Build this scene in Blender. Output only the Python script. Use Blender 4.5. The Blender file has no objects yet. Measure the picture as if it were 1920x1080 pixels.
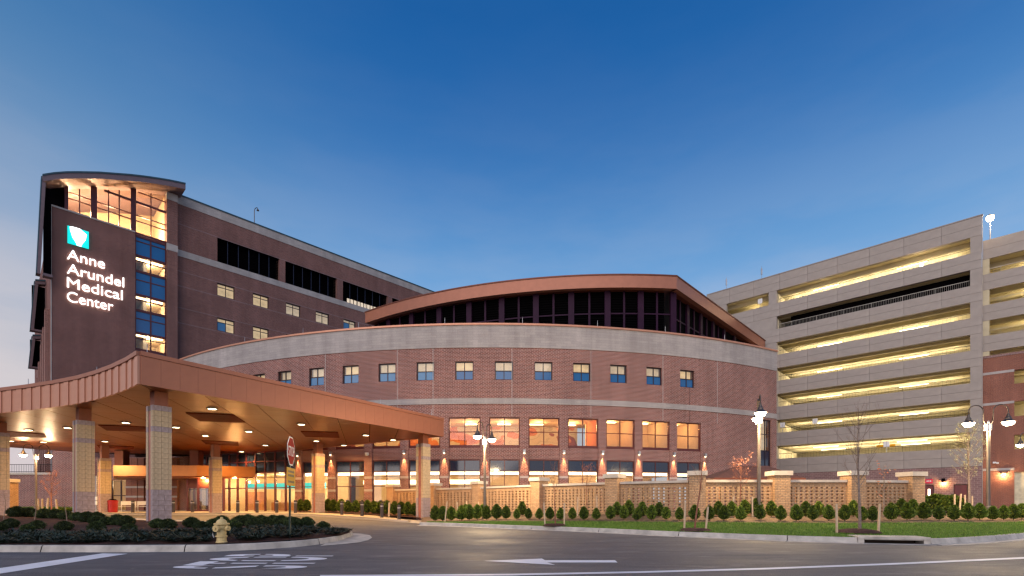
import bpy, bmesh, math, random
from mathutils import Vector, Matrix
random.seed(7)
sc = bpy.context.scene
COL = sc.collection
R_ = math.radians
H, F, YH, CX = 1.1, 930.0, 943.0, 960.0      # eye height, focal length in px of a 1920 wide frame, horizon row

# ------------------------------------------------------------------ camera
cam_d = bpy.data.cameras.new('camera')
cam_d.sensor_width = 36.0
cam_d.lens = 36.0 * F / 1920.0
cam_d.shift_y = (YH - 540.0) / 1920.0
cam_d.clip_start = 0.1
cam_d.clip_end = 3000.0
cam = bpy.data.objects.new('camera', cam_d)
cam.location = (0, 0, H)
cam.rotation_euler = (R_(90), 0, 0)
COL.objects.link(cam)
sc.camera = cam

# ------------------------------------------------------------------ dusk sky
world = bpy.data.worlds.new('World')
sc.world = world
world.use_nodes = True
wn, wl = world.node_tree.nodes, world.node_tree.links
wn.clear()
w_out = wn.new('ShaderNodeOutputWorld')
w_bg = wn.new('ShaderNodeBackground')
w_tc = wn.new('ShaderNodeTexCoord')
w_sep = wn.new('ShaderNodeSeparateXYZ')
wl.new(w_tc.outputs['Generated'], w_sep.inputs[0])
def wramp(stops):
    r = wn.new('ShaderNodeValToRGB')
    r.color_ramp.interpolation = 'B_SPLINE'
    e = r.color_ramp.elements
    while len(e) < len(stops):
        e.new(0.5)
    for k, (p, c) in enumerate(stops):
        e[k].position = p
        e[k].color = (c[0], c[1], c[2], 1)
    return r
SKY_E = [(0.0, (.50, .58, .72)), (.18, (.40, .55, .76)), (.31, (.25, .45, .745)), (.41, (.140, .355, .675)),
         (.51, (.070, .235, .550)), (.61, (.024, .146, .425)), (.70, (.010, .112, .370)), (1.0, (.006, .08, .28))]
SKY_W = [(0.0, (.76, .60, .60)), (.14, (.63, .59, .61)), (.26, (.48, .50, .58)), (.38, (.29, .40, .58)),
         (.50, (.125, .27, .49)), (.62, (.045, .18, .41)), (.74, (.017, .125, .36)), (1.0, (.006, .08, .28))]
r_e, r_w = wramp(SKY_E), wramp(SKY_W)
wl.new(w_sep.outputs['Z'], r_e.inputs[0])
wl.new(w_sep.outputs['Z'], r_w.inputs[0])
w_dot = wn.new('ShaderNodeVectorMath'); w_dot.operation = 'DOT_PRODUCT'
w_dot.inputs[1].default_value = (-0.92, -0.39, 0.0)          # where the sun went down: left of and behind the viewer
wl.new(w_tc.outputs['Generated'], w_dot.inputs[0])
w_mr = wn.new('ShaderNodeMapRange'); w_mr.interpolation_type = 'SMOOTHSTEP'
w_mr.inputs['From Min'].default_value = -0.22
w_mr.inputs['From Max'].default_value = 0.48
wl.new(w_dot.outputs['Value'], w_mr.inputs['Value'])
w_mix = wn.new('ShaderNodeMix'); w_mix.data_type = 'RGBA'
wl.new(w_mr.outputs[0], w_mix.inputs['Factor'])
wl.new(r_e.outputs[0], w_mix.inputs[6]); wl.new(r_w.outputs[0], w_mix.inputs[7])
# thin cloud streaks low over the horizon
w_map = wn.new('ShaderNodeMapping'); w_map.inputs['Scale'].default_value = (2.2, 2.2, 8.0)
w_map.inputs['Rotation'].default_value = (0.12, 0.05, 0)
wl.new(w_tc.outputs['Generated'], w_map.inputs[0])
w_no = wn.new('ShaderNodeTexNoise'); w_no.inputs['Scale'].default_value = 1.6; w_no.inputs['Detail'].default_value = 7
w_no.inputs['Roughness'].default_value = .55
wl.new(w_map.outputs[0], w_no.inputs['Vector'])
w_cr = wramp([(.40, (0, 0, 0)), (.60, (1, 1, 1))])
wl.new(w_no.outputs['Fac'], w_cr.inputs[0])
w_low = wramp([(0.0, (.9, .9, .9)), (.25, (.70, .70, .70)), (.40, (.02, .02, .02)), (.8, (0.0, 0.0, 0.0))])
wl.new(w_sep.outputs['Z'], w_low.inputs[0])
w_mul = wn.new('ShaderNodeMath'); w_mul.operation = 'MULTIPLY'
wl.new(w_cr.outputs[0], w_mul.inputs[0]); wl.new(w_low.outputs[0], w_mul.inputs[1])
w_mix2 = wn.new('ShaderNodeMix'); w_mix2.data_type = 'RGBA'
wl.new(w_mul.outputs[0], w_mix2.inputs['Factor'])
wl.new(w_mix.outputs[2], w_mix2.inputs[6]); w_mix2.inputs[7].default_value = (.70, .64, .65, 1)
wl.new(w_mix2.outputs[2], w_bg.inputs['Color'])
w_bg.inputs['Strength'].default_value = 1.0
wl.new(w_bg.outputs[0], w_out.inputs['Surface'])

# afterglow: one very soft low "sun" from behind and left of the viewer
sun_d = bpy.data.lights.new('sun', 'SUN')
sun_d.energy = 1.95
sun_d.angle = R_(70)
sun_d.color = (1.0, .88, .84)
sun = bpy.data.objects.new('sun', sun_d)
sun.rotation_euler = Vector((0.30, 0.80, -0.52)).to_track_quat('-Z', 'Y').to_euler()
COL.objects.link(sun)

sc.view_settings.view_transform = 'Standard'
sc.view_settings.look = 'None'
sc.view_settings.exposure = 0.0
sc.view_settings.gamma = 1.0
sc.view_settings.use_curve_mapping = False
sc.render.engine = 'CYCLES'
sc.cycles.use_denoising = True
sc.cycles.filter_width = 1.4
sc.cycles.max_bounces = 7
sc.cycles.diffuse_bounces = 3
sc.cycles.glossy_bounces = 3
sc.cycles.transparent_max_bounces = 16
sc.cycles.sample_clamp_indirect = 4.0
sc.cycles.caustics_reflective = False
sc.cycles.caustics_refractive = False

# ------------------------------------------------------------------ materials
MATS = {}
def nt(name):
    m = bpy.data.materials.new(name)
    m.use_nodes = True
    n, l = m.node_tree.nodes, m.node_tree.links
    b = n['Principled BSDF']
    MATS[name] = m
    return m, n, l, b
def mixc(n, l, fac, a, b, mode='MIX'):
    x = n.new('ShaderNodeMix'); x.data_type = 'RGBA'; x.blend_type = mode
    if hasattr(fac, 'is_output'): l.new(fac, x.inputs['Factor'])
    else: x.inputs['Factor'].default_value = fac
    for sock, v in ((x.inputs[6], a), (x.inputs[7], b)):
        if hasattr(v, 'is_output'): l.new(v, sock)
        else: sock.default_value = (v[0], v[1], v[2], 1)
    return x.outputs[2]
def noise(n, l, scale, detail=4, rough=.55, vec=None, coord='Object', stretch=None):
    if vec is None:
        tc = n.new('ShaderNodeTexCoord'); vec = tc.outputs[coord]
    if stretch:
        mp = n.new('ShaderNodeMapping'); mp.inputs['Scale'].default_value = stretch
        l.new(vec, mp.inputs[0]); vec = mp.outputs[0]
    t = n.new('ShaderNodeTexNoise')
    t.inputs['Scale'].default_value = scale; t.inputs['Detail'].default_value = detail; t.inputs['Roughness'].default_value = rough
    l.new(vec, t.inputs['Vector'])
    return t.outputs['Fac']
def remap(n, l, v, a, b, c=0.0, d=1.0):
    m = n.new('ShaderNodeMapRange')
    l.new(v, m.inputs[0])
    for i, q in zip((1, 2, 3, 4), (a, b, c, d)): m.inputs[i].default_value = q
    return m.outputs[0]
def bump(n, l, b, h, strength, dist):
    x = n.new('ShaderNodeBump'); x.inputs['Strength'].default_value = strength; x.inputs['Distance'].default_value = dist
    l.new(h, x.inputs['Height']); l.new(x.outputs[0], b.inputs['Normal'])
def plain(name, col, rough=.6, metal=0.0, var=.18, scale=3.0, bmp=0.0, spec=.5, coord='Object', stretch=None):
    m, n, l, b = nt(name)
    b.inputs['Roughness'].default_value = rough; b.inputs['Metallic'].default_value = metal
    b.inputs['Specular IOR Level'].default_value = spec
    f = noise(n, l, scale, coord=coord, stretch=stretch)
    f = remap(n, l, f, .3, .7)
    l.new(mixc(n, l, f, [c * (1 - var) for c in col], [min(1, c * (1 + var)) for c in col]), b.inputs['Base Color'])
    if bmp: bump(n, l, b, f, bmp, .02)
    return m
def brick(name, c1, c2, mortar, bw, bh, mo=.012, var=.35, blk=False, big=.12):
    m, n, l, b = nt(name)
    b.inputs['Roughness'].default_value = .85; b.inputs['Specular IOR Level'].default_value = .25
    tc = n.new('ShaderNodeTexCoord')
    t = n.new('ShaderNodeTexBrick')
    l.new(tc.outputs['UV'], t.inputs['Vector'])
    t.inputs['Scale'].default_value = 1.0
    t.inputs['Brick Width'].default_value = bw; t.inputs['Row Height'].default_value = bh
    t.inputs['Mortar Size'].default_value = mo; t.inputs['Mortar Smooth'].default_value = .2
    t.inputs['Color1'].default_value = (*c1, 1); t.inputs['Color2'].default_value = (*c2, 1); t.inputs['Mortar'].default_value = (*mortar, 1)
    t.inputs['Bias'].default_value = -.1
    if blk: t.offset = 0.0
    f = remap(n, l, noise(n, l, .35, 5, coord='UV'), .3, .7, 1 - big, 1 + big)
    g = remap(n, l, noise(n, l, 14, 2, coord='UV'), .25, .75, 1 - var, 1 + var)
    st = remap(n, l, noise(n, l, 1.0, 5, .6, coord='UV', stretch=(1.1, .10, 1)), .35, .7, 1.08, .84)
    f2 = n.new('ShaderNodeMath'); f2.operation = 'MULTIPLY'; l.new(f, f2.inputs[0]); l.new(st, f2.inputs[1])
    mm = n.new('ShaderNodeMath'); mm.operation = 'MULTIPLY'; l.new(f2.outputs[0], mm.inputs[0]); l.new(g, mm.inputs[1])
    vm = n.new('ShaderNodeVectorMath'); vm.operation = 'SCALE'
    l.new(t.outputs['Color'], vm.inputs[0]); l.new(mm.outputs[0], vm.inputs['Scale'])
    l.new(vm.outputs[0], b.inputs['Base Color'])
    inv = n.new('ShaderNodeMath'); inv.operation = 'SUBTRACT'; inv.inputs[0].default_value = 1; l.new(t.outputs['Fac'], inv.inputs[1])
    bump(n, l, b, inv.outputs[0], .5, .01)
    return m
def emit(name, col, strength):
    m, n, l, b = nt(name)
    b.inputs['Base Color'].default_value = (*col, 1)
    b.inputs['Emission Color'].default_value = (*col, 1)
    b.inputs['Emission Strength'].default_value = strength
    return m
def glass(name, tint, refl=.10):
    m, n, l, b = nt(name)
    n.remove(b)
    out = n['Material Output']
    tr = n.new('ShaderNodeBsdfTransparent'); tr.inputs[0].default_value = (*tint, 1)
    gl = n.new('ShaderNodeBsdfGlossy'); gl.inputs['Roughness'].default_value = .02
    fr = n.new('ShaderNodeLayerWeight'); fr.inputs[0].default_value = .5
    po = n.new('ShaderNodeMath'); po.operation = 'POWER'; po.inputs[1].default_value = 5
    l.new(fr.outputs['Facing'], po.inputs[0])
    ad = n.new('ShaderNodeMath'); ad.operation = 'MULTIPLY_ADD'; ad.use_clamp = True
    ad.inputs[1].default_value = .7; ad.inputs[2].default_value = refl * .6
    l.new(po.outputs[0], ad.inputs[0])
    mx = n.new('ShaderNodeMixShader')
    l.new(ad.outputs[0], mx.inputs[0]); l.new(tr.outputs[0], mx.inputs[1]); l.new(gl.outputs[0], mx.inputs[2])
    l.new(mx.outputs[0], out.inputs[0])
    return m
def leafmat(name, c1, c2, c3, rough=.55, trans=.25):
    m, n, l, b = nt(name)
    g = n.new('ShaderNodeNewGeometry')
    r = n.new('ShaderNodeValToRGB')
    e = r.color_ramp.elements
    e[0].color = (*c1, 1); e[1].color = (*c3, 1)
    k = e.new(.5); k.color = (*c2, 1)
    l.new(g.outputs['Random Per Island'], r.inputs[0])
    oi = n.new('ShaderNodeObjectInfo'); k2 = remap(n, l, oi.outputs['Random'], 0, 1, .70, 1.35)
    vm = n.new('ShaderNodeVectorMath'); vm.operation = 'SCALE'; l.new(r.outputs[0], vm.inputs[0]); l.new(k2, vm.inputs['Scale'])
    l.new(vm.outputs[0], b.inputs['Base Color'])
    b.inputs['Roughness'].default_value = rough
    b.inputs['Specular IOR Level'].default_value = .3
    return m

brick('brick_red', (.275, .098, .074), (.165, .058, .050), (.46, .33, .29), .27, .10, mo=.016, var=.45)
brick('brick_tower', (.225, .088, .066), (.155, .060, .048), (.26, .18, .17), .27, .10, mo=.014, var=.4)
brick('brick_buff', (.60, .37, .20), (.47, .27, .14), (.30, .21, .14), .215, .072, mo=.011, var=.25)
brick('brick_base', (.29, .175, .165), (.22, .13, .125), (.40, .31, .29), .40, .20, mo=.014, var=.2)
brick('brick_pale', (.26, .15, .14), (.20, .12, .115), (.30, .22, .21), .27, .10)
brick('brick_orange', (.30, .105, .065), (.23, .08, .055), (.32, .2, .16), .24, .085)
plain('limestone', (.43, .39, .37), .85, var=.12, scale=1.3, bmp=.2)
brick('limestone_block', (.44, .40, .375), (.38, .345, .33), (.33, .30, .285), .80, .20, mo=.008, var=.12)
plain('limestone_cap', (.60, .52, .43), .8, var=.1, scale=4, bmp=.2)
plain('precast', (.38, .335, .300), .85, var=.10, scale=1.1, bmp=.15)
plain('precast_dark', (.33, .29, .275), .85, var=.1, scale=.8)
plain('garage_inner', (.56, .49, .33), .8, var=.1, scale=1.0)
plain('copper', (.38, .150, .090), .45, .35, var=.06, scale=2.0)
plain('copper_lit', (.58, .27, .17), .40, .35, var=.06, scale=2.0)  # copper made paler: brighter light on the curved fascia put into the colour
plain('copper_dark', (.16, .045, .025), .45, .35, var=.1, scale=2.0)
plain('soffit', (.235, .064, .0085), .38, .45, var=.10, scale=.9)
plain('copper_neck', (.26, .085, .045), .45, .35, var=.1)
plain('vent_dark', (.14, .026, .010), .8, spec=.15)
plain('soffit_gap', (.02, .008, .004), .9, spec=.1)
plain('porch_copper', (.55, .22, .06), .35, .4, var=.06)
plain('block_tan', (.54, .41, .26), .8, var=.14, scale=9, bmp=.25)
plain('block_grey', (.38, .30, .30), .85, var=.18, scale=9, bmp=.3)
plain('block_mortar', (.20, .155, .12), .9)
plain('red_strip', (.40, .15, .11), .5, .2)
plain('frame_dark', (.030, .013, .020), .4, .2, var=.1)
plain('frame_red', (.11, .022, .022), .4, .2, var=.1)
plain('frame_blue', (.012, .012, .03), .4, .2, var=.1)
plain('black', (.003, .002, .003), .9, spec=.05)
plain('hood_metal', (.19, .125, .13), .45, .3, var=.08)
plain('hood_edge', (.05, .09, .11), .4, .4)
plain('purple_post', (.026, .004, .022), .6, .0, spec=.2)
plain('louver', (.002, .0015, .002), .8, spec=.03)
plain('spandrel_blue', (.008, .105, .30), .12, 0, var=.08, scale=.4, spec=.7)  # blue glass with reflected sky mixed into its base colour
plain('spandrel_sky', (.04, .19, .40), .15, 0, var=.1, scale=.4, spec=.7)  # paler spandrel tone, likewise carrying reflected sky in its colour
plain('spandrel_dark', (.012, .022, .050), .08, 0, var=.2, scale=.3, spec=.9)
plain('cream', (.72, .56, .36), .8, var=.06)
plain('cream_dim', (.55, .43, .28), .8, var=.06)
plain('white_paint', (.78, .76, .72), .6, var=.05)
plain('orange_wall', (.72, .25, .09), .8, var=.06)
plain('wood', (.40, .17, .06), .5, var=.2, scale=4)
plain('dark_furniture', (.03, .025, .025), .6)
plain('lamp_metal', (.10, .08, .07), .4, .6)
plain('lamp_pole', (.16, .13, .11), .45, .5)
plain('galvanised', (.42, .42, .44), .4, .7)
plain('bollard', (.055, .045, .05), .5, .2)
plain('post_green', (.012, .03, .022), .5, .3)
plain('sign_red', (.48, .012, .010), .7, spec=.1)
plain('sign_white', (.80, .80, .80), .45, var=.03)
plain('sign_yellow', (.78, .40, .015), .6, var=.04, spec=.2)
plain('sign_ink', (.10, .06, .01), .5)
plain('hydrant', (.62, .46, .20), .5, var=.12, scale=9, bmp=.15)
plain('red_bin', (.36, .012, .010), .35)
plain('bark', (.13, .085, .065), .9, var=.3, scale=14, bmp=.5)
plain('bark_grey', (.23, .17, .14), .9, var=.3, scale=14, bmp=.5)
plain('twig_red', (.26, .10, .06), .85, var=.3, scale=8)
plain('stake', (.60, .44, .29), .8, var=.15, scale=9)
plain('tile_roof', (.115, .05, .036), .8, var=.25, scale=5, bmp=.4)
plain('door_red', (.14, .018, .025), .45)
plain('exit_red', (.62, .01, .06), .5)
plain('beige_door', (.66, .60, .42), .6)
plain('rail_white', (.50, .47, .42), .5, .3)
plain('rail_dark', (.03, .03, .035), .5, .3)
plain('rod', (.45, .45, .47), .4, .5)
plain('curb_conc', (.47, .43, .38), .9, var=.28, scale=2.6, bmp=.3)
plain('dark_throat', (.05, .032, .025), .9)  # dark colour of the inlet throat
plain('floor_tile', (.35, .26, .18), .35)

def mk_asphalt():
    m, n, l, b = nt('asphalt')
    big = remap(n, l, noise(n, l, .30, 5), .32, .68)
    c = mixc(n, l, big, (.058, .059, .071), (.104, .101, .108))
    st = remap(n, l, noise(n, l, .8, 6, .65, stretch=(.22, 2.0, 1)), .48, .60)
    c = mixc(n, l, st, c, (.046, .045, .053))
    st2 = remap(n, l, noise(n, l, 1.7, 6, .7, stretch=(.5, 1.4, 1)), .53, .66)
    c = mixc(n, l, st2, c, (.165, .158, .158))
    sp = remap(n, l, noise(n, l, 60, 3), .44, .72)
    c = mixc(n, l, sp, c, (.20, .192, .195))
    sp2 = remap(n, l, noise(n, l, 38, 2), .60, .70)
    c = mixc(n, l, sp2, c, (.040, .039, .043))
    fl = remap(n, l, noise(n, l, 7, 3), .67, .74)
    c = mixc(n, l, fl, c, (.19, .18, .17))
    l.new(c, b.inputs['Base Color'])
    l.new(remap(n, l, big, 0, 1, .55, .80), b.inputs['Roughness'])
    b.inputs['Specular IOR Level'].default_value = .35
    bump(n, l, b, noise(n, l, 80, 3), .5, .012)
mk_asphalt()
def mk_paint():
    m, n, l, b = nt('road_paint')
    w = remap(n, l, noise(n, l, 14, 7, .75), .27, .38)
    w2 = remap(n, l, noise(n, l, 1.2, 4, .6), .3, .7)
    l.new(mixc(n, l, w, (.22, .22, .24), mixc(n, l, w2, (.70, .70, .73), (.84, .84, .87))), b.inputs['Base Color'])
    b.inputs['Roughness'].default_value = .6
mk_paint()
def mk_conc():
    m, n, l, b = nt('concrete')
    f = remap(n, l, noise(n, l, .8, 5), .3, .7)
    g = remap(n, l, noise(n, l, 30, 3), .3, .7)
    c = mixc(n, l, f, (.42, .36, .29), (.54, .47, .38))
    c = mixc(n, l, g, c, (.50, .44, .36))
    l.new(c, b.inputs['Base Color']); b.inputs['Roughness'].default_value = .85
    bump(n, l, b, g, .2, .01)
mk_conc()
def mk_mulch(name, a, b2, c3):
    m, n, l, b = nt(name)
    f = noise(n, l, 28, 5, .7, stretch=(1, 2.2, 1))
    r = n.new('ShaderNodeValToRGB'); e = r.color_ramp.elements
    e[0].position = .34; e[0].color = (*a, 1); e[1].position = .68; e[1].color = (*c3, 1)
    k = e.new(.5); k.color = (*b2, 1)
    l.new(f, r.inputs[0])
    big = remap(n, l, noise(n, l, 1.3, 4), .3, .7, .75, 1.2)
    vm = n.new('ShaderNodeVectorMath'); vm.operation = 'SCALE'; l.new(r.outputs[0], vm.inputs[0]); l.new(big, vm.inputs['Scale'])
    l.new(vm.outputs[0], b.inputs['Base Color'])
    b.inputs['Roughness'].default_value = .95; b.inputs['Specular IOR Level'].default_value = .1
    bump(n, l, b, f, .9, .05)
mk_mulch('mulch', (.035, .018, .016), (.085, .045, .040), (.16, .09, .075))
mk_mulch('straw_mulch', (.12, .075, .045), (.24, .165, .105), (.38, .28, .19))
mk_mulch('lawn_soil', (.04, .075, .012), (.08, .14, .02), (.13, .19, .035))
plain('ground_far', (.06, .065, .045), .95, var=.3, scale=.05)
leafmat('grass', (.065, .140, .016), (.115, .215, .026), (.19, .29, .050))
leafmat('shrub_leaf', (.032, .070, .010), (.095, .150, .020), (.24, .29, .04))
leafmat('box_leaf', (.014, .028, .010), (.038, .062, .018), (.095, .125, .035))
leafmat('juniper', (.018, .032, .020), (.045, .066, .042), (.10, .125, .075))
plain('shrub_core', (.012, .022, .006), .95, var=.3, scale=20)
leafmat('bud', (.42, .42, .16), (.56, .55, .26), (.66, .62, .36))
leafmat('bud_red', (.30, .07, .03), (.40, .12, .05), (.50, .18, .08))
glass('glass_clear', (.90, .88, .84), .09)
glass('glass_tint', (.72, .74, .76), .14)
emit('lit_warm', (1.0, .80, .50), 7.0)
emit('lit_strip', (1.0, .86, .62), 4.2)
emit('lens_hot', (1.0, .84, .55), 60.0)
emit('downlight_lens', (1.0, .83, .50), 14.0)
emit('garage_tube', (1.0, .90, .62), 3.5)
emit('letter_white', (1.0, .97, .92), 1.8)
emit('logo_cyan', (.0, .62, .58), 1.1)
emit('logo_white', (1.0, 1.0, .98), 2.4)
emit('cyan_header', (.02, .62, .66), 1.1)
def mk_room(name, a, b2, s, scale=.8):
    m, n, l, b = nt(name)
    f = remap(n, l, noise(n, l, scale, 3, coord='Object', stretch=(1, 1, 1.6)), .32, .68)
    c = mixc(n, l, f, a, b2)
    l.new(c, b.inputs['Base Color']); l.new(c, b.inputs['Emission Color']); b.inputs['Emission Strength'].default_value = s  # glow put into the material stands in for room light behind windows
    b.inputs['Roughness'].default_value = .9
mk_room('lit_room', (.95, .72, .42), (.55, .40, .22), .75)
mk_room('lit_blind', (.86, .70, .50), (.62, .50, .36), .62, 1.4)
def mk_mural():
    m, n, l, b = nt('mural')
    tc = n.new('ShaderNodeTexCoord')
    f = noise(n, l, .42, 2, .4, vec=tc.outputs['UV'], stretch=(1.0, 1.6, 1))
    r = n.new('ShaderNodeValToRGB'); r.color_ramp.interpolation = 'CONSTANT'
    e = r.color_ramp.elements
    e[0].position = 0; e[0].color = (0.409, 0.112, 0.046, 1); e[1].position = .62; e[1].color = (0.198, 0.059, 0.066, 1)
    for p, c in ((.40, (0.495, 0.178, 0.079)), (.46, (0.488, 0.436, 0.343)), (.53, (0.396, 0.350, 0.277)), (.56, (0.475, 0.416, 0.317)), (.70, (0.409, 0.158, 0.079))):
        k = e.new(p); k.color = (*c, 1)
    l.new(f, r.inputs[0])
    l.new(r.outputs[0], b.inputs['Base Color']); b.inputs['Roughness'].default_value = .7
mk_mural()

# ------------------------------------------------------------------ geometry helpers
class Frame:
    """s runs along u, d along the outward normal n, z up."""
    def __init__(self, o, u, n):
        self.o = Vector((o[0], o[1])); self.u = Vector(u).normalized(); self.n = Vector(n).normalized()
    def p(self, s, d, z):
        q = self.o + self.u * s + self.n * d
        return (q.x, q.y, z)
    def s_at(self, px, d=0.0):
        k = (px - CX) / F
        o = self.o + self.n * d                      # o + u s = (k Y, Y)
        den = self.u.x - k * self.u.y
        return (k * o.y - o.x) / den
    def rot(self):
        return math.atan2(self.u.y, self.u.x)
class MB:
    def __init__(self):
        self.v, self.f, self.uv, self.mi, self.ms = [], [], [], [], []
    def m(self, name):
        if name not in self.ms: self.ms.append(name)
        return self.ms.index(name)
    def poly(self, pts, mat, uvs=None):
        i = len(self.v)
        self.v += [tuple(p) for p in pts]
        self.f.append(tuple(range(i, i + len(pts))))
        if uvs is None:
            a = Vector(pts[0]); nrm = (Vector(pts[1]) - a).cross(Vector(pts[2]) - a)
            if abs(nrm.z) > .7 * (nrm.length + 1e-9): uvs = [(p[0], p[1]) for p in pts]
            else:
                t = Vector((nrm.y, -nrm.x)); t = t.normalized() if t.length > 1e-9 else Vector((1, 0))
                uvs = [(p[0] * t.x + p[1] * t.y, p[2]) for p in pts]
        self.uv.append(uvs); self.mi.append(self.m(mat))
        return self
    def hexa(self, c, mat, uv=None):
        """c: 8 corners, 0-3 bottom ring, 4-7 top ring"""
        for q in ((0, 1, 5, 4), (1, 2, 6, 5), (2, 3, 7, 6), (3, 0, 4, 7), (4, 5, 6, 7), (3, 2, 1, 0)):
            self.poly([c[k] for k in q], mat, [uv[k] for k in q] if uv and q[0] != 4 and q != (3, 2, 1, 0) else None)
        return self
    def fbox(self, fr, s0, s1, d0, d1, z0, z1, mat):
        r = [(s0, d1), (s1, d1), (s1, d0), (s0, d0)]
        c = [fr.p(s, d, z0) for s, d in r] + [fr.p(s, d, z1) for s, d in r]
        U = [(s0, z0), (s1, z0), (s1 + (d1 - d0), z0), (s0 - (d1 - d0), z0)]
        uv = U + [(a, z1) for a, _ in U]
        faces = ((0, 1, 5, 4), (1, 2, 6, 5), (3, 0, 4, 7))
        for q in faces: self.poly([c[k] for k in q], mat, [uv[k] for k in q])
        self.poly([c[k] for k in (2, 3, 7, 6)], mat, [(s1, z0), (s0, z0), (s0, z1), (s1, z1)])
        self.poly([c[k] for k in (4, 5, 6, 7)], mat); self.poly([c[k] for k in (3, 2, 1, 0)], mat)
        return self
    def box(self, x0, x1, y0, y1, z0, z1, mat):
        return self.fbox(Frame((0, 0), (1, 0), (0, -1)), x0, x1, -y1, -y0, z0, z1, mat)
    def cyl(self, cx, cy, z0, z1, r0, r1, mat, n=12, caps=True):
        a = [(math.cos(2 * math.pi * k / n), math.sin(2 * math.pi * k / n)) for k in range(n)]
        for k in range(n):
            p, q = a[k], a[(k + 1) % n]
            self.poly([(cx + p[0] * r0, cy + p[1] * r0, z0), (cx + q[0] * r0, cy + q[1] * r0, z0),
                       (cx + q[0] * r1, cy + q[1] * r1, z1), (cx + p[0] * r1, cy + p[1] * r1, z1)], mat)
        if caps:
            self.poly([(cx + p[0] * r1, cy + p[1] * r1, z1) for p in a], mat)
            self.poly([(cx + p[0] * r0, cy + p[1] * r0, z0) for p in reversed(a)], mat)
        return self
    def lathe(self, prof, mat, n=14, c=(0, 0)):
        for (r0, z0), (r1, z1) in zip(prof, prof[1:]):
            self.cyl(c[0], c[1], z0, z1, max(r0, 1e-4), max(r1, 1e-4), mat, n, caps=False)
        return self
    def tube(self, pts, rad, mat, n=6, cap=False):
        pts = [Vector(p) for p in pts]
        if not isinstance(rad, (list, tuple)): rad = [rad] * len(pts)
        rings = []
        for k, p in enumerate(pts):
            t = (pts[min(k + 1, len(pts) - 1)] - pts[max(k - 1, 0)]).normalized()
            a = t.cross(Vector((0, 0, 1)))
            if a.length < .05: a = t.cross(Vector((0, 1, 0)))
            a.normalize(); b = t.cross(a)
            rings.append([p + (a * math.cos(2 * math.pi * j / n) + b * math.sin(2 * math.pi * j / n)) * rad[k] for j in range(n)])
        for A, B in zip(rings, rings[1:]):
            for j in range(n):
                self.poly([A[j], A[(j + 1) % n], B[(j + 1) % n], B[j]], mat)
        if cap:
            self.poly(list(reversed(rings[0])), mat); self.poly(rings[-1], mat)
        return self
    def prism(self, poly, z0, z1, mat, top=None):
        n = len(poly)
        for k in range(n):
            a, b = poly[k], poly[(k + 1) % n]
            self.poly([(a[0], a[1], z0), (b[0], b[1], z0), (b[0], b[1], z1), (a[0], a[1], z1)], mat)
        self.poly([(p[0], p[1], z1) for p in poly], top or mat)
        self.poly([(p[0], p[1], z0) for p in reversed(poly)], mat)
        return self
    def mesh(self, name, smooth=False):
        me = bpy.data.meshes.new(name)
        me.from_pydata(self.v, [], self.f)
        for k in self.ms: me.materials.append(MATS[k])
        me.polygons.foreach_set('material_index', self.mi)
        ul = me.uv_layers.new(name='UVMap')
        flat = [c for f in self.uv for u in f for c in u]
        ul.data.foreach_set('uv', flat)
        if smooth:
            me.polygons.foreach_set('use_smooth', [True] * len(me.polygons))
        me.update()
        return me
    def build(self, name, parent=None, smooth=False, label=None, kind=None):
        return obj(name, self.mesh(name, smooth), parent, label=label, kind=kind)
ORG = {}
def worldloc(o):
    v = Vector((0, 0, 0))
    while o is not None:
        v = v + o.location; o = o.parent
    return v
def obj(name, me, parent=None, loc=None, rz=0.0, label=None, kind=None, local=False):
    """World-coordinate mesh under a parent (baked), or placed at loc when given."""
    o = bpy.data.objects.new(name, me)
    COL.objects.link(o)
    if parent is not None:
        o.parent = parent
        base = Vector((0, 0, 0)) if local else -worldloc(parent)
        o.location = base + (Vector(loc) if loc is not None else Vector((0, 0, 0)))
    elif loc is not None:
        o.location = loc
    o.rotation_euler = (0, 0, rz)
    if label: o['label'] = label
    if kind: o['kind'] = kind
    return o
def thing(name, label, cat, loc=(0, 0, 0), rz=0.0, group=None):
    o = bpy.data.objects.new(name, None)
    o.empty_display_size = .2
    COL.objects.link(o)
    o.location = loc; o.rotation_euler = (0, 0, rz)
    o['label'] = label; o['category'] = cat
    if group: o['group'] = group
    return o
def tag(o, label, cat, group=None):
    o['label'] = label; o['category'] = cat
    if group: o['group'] = group
    return o
def copy_tree(o, parent=None):
    c = o.copy(); COL.objects.link(c)
    if parent is not None: c.parent = parent
    for ch in list(o.children): copy_tree(ch, c)
    return c
def point(name, loc, power, col, parent=None, rad=.08, kind='POINT', spot=None, blend=.6, local=False):
    d = bpy.data.lights.new(name, kind)
    d.energy = power; d.color = col; d.shadow_soft_size = rad
    if kind == 'SPOT': d.spot_size = R_(spot); d.spot_blend = blend
    o = bpy.data.objects.new(name, d); COL.objects.link(o)
    if parent is not None:
        o.parent = parent
        o.location = Vector(loc) - (Vector((0, 0, 0)) if local else worldloc(parent))
    else: o.location = loc
    return o
def G(px, py, z=0.0):
    Y = (H - z) * F / (py - YH)
    return ((px - CX) * Y / F, Y, z)
def RX(px, Y): return (px - CX) * Y / F
def ZY(py, Y): return H + (YH - py) * Y / F
def lerp_list(tab, x):
    if x <= tab[0][0]: return tab[0][1]
    for (a, va), (b, vb) in zip(tab, tab[1:]):
        if x <= b: return va + (vb - va) * (x - a) / (b - a)
    return tab[-1][1]
def cl(x): return max(0.0, min(1.0, x))
def gz(x, y): return .25 * cl((-x - 6) / 8) * cl((y - 15) / 12)
WARM = (1.0, .53, .18)
WARM2 = (1.0, .72, .40)
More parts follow.
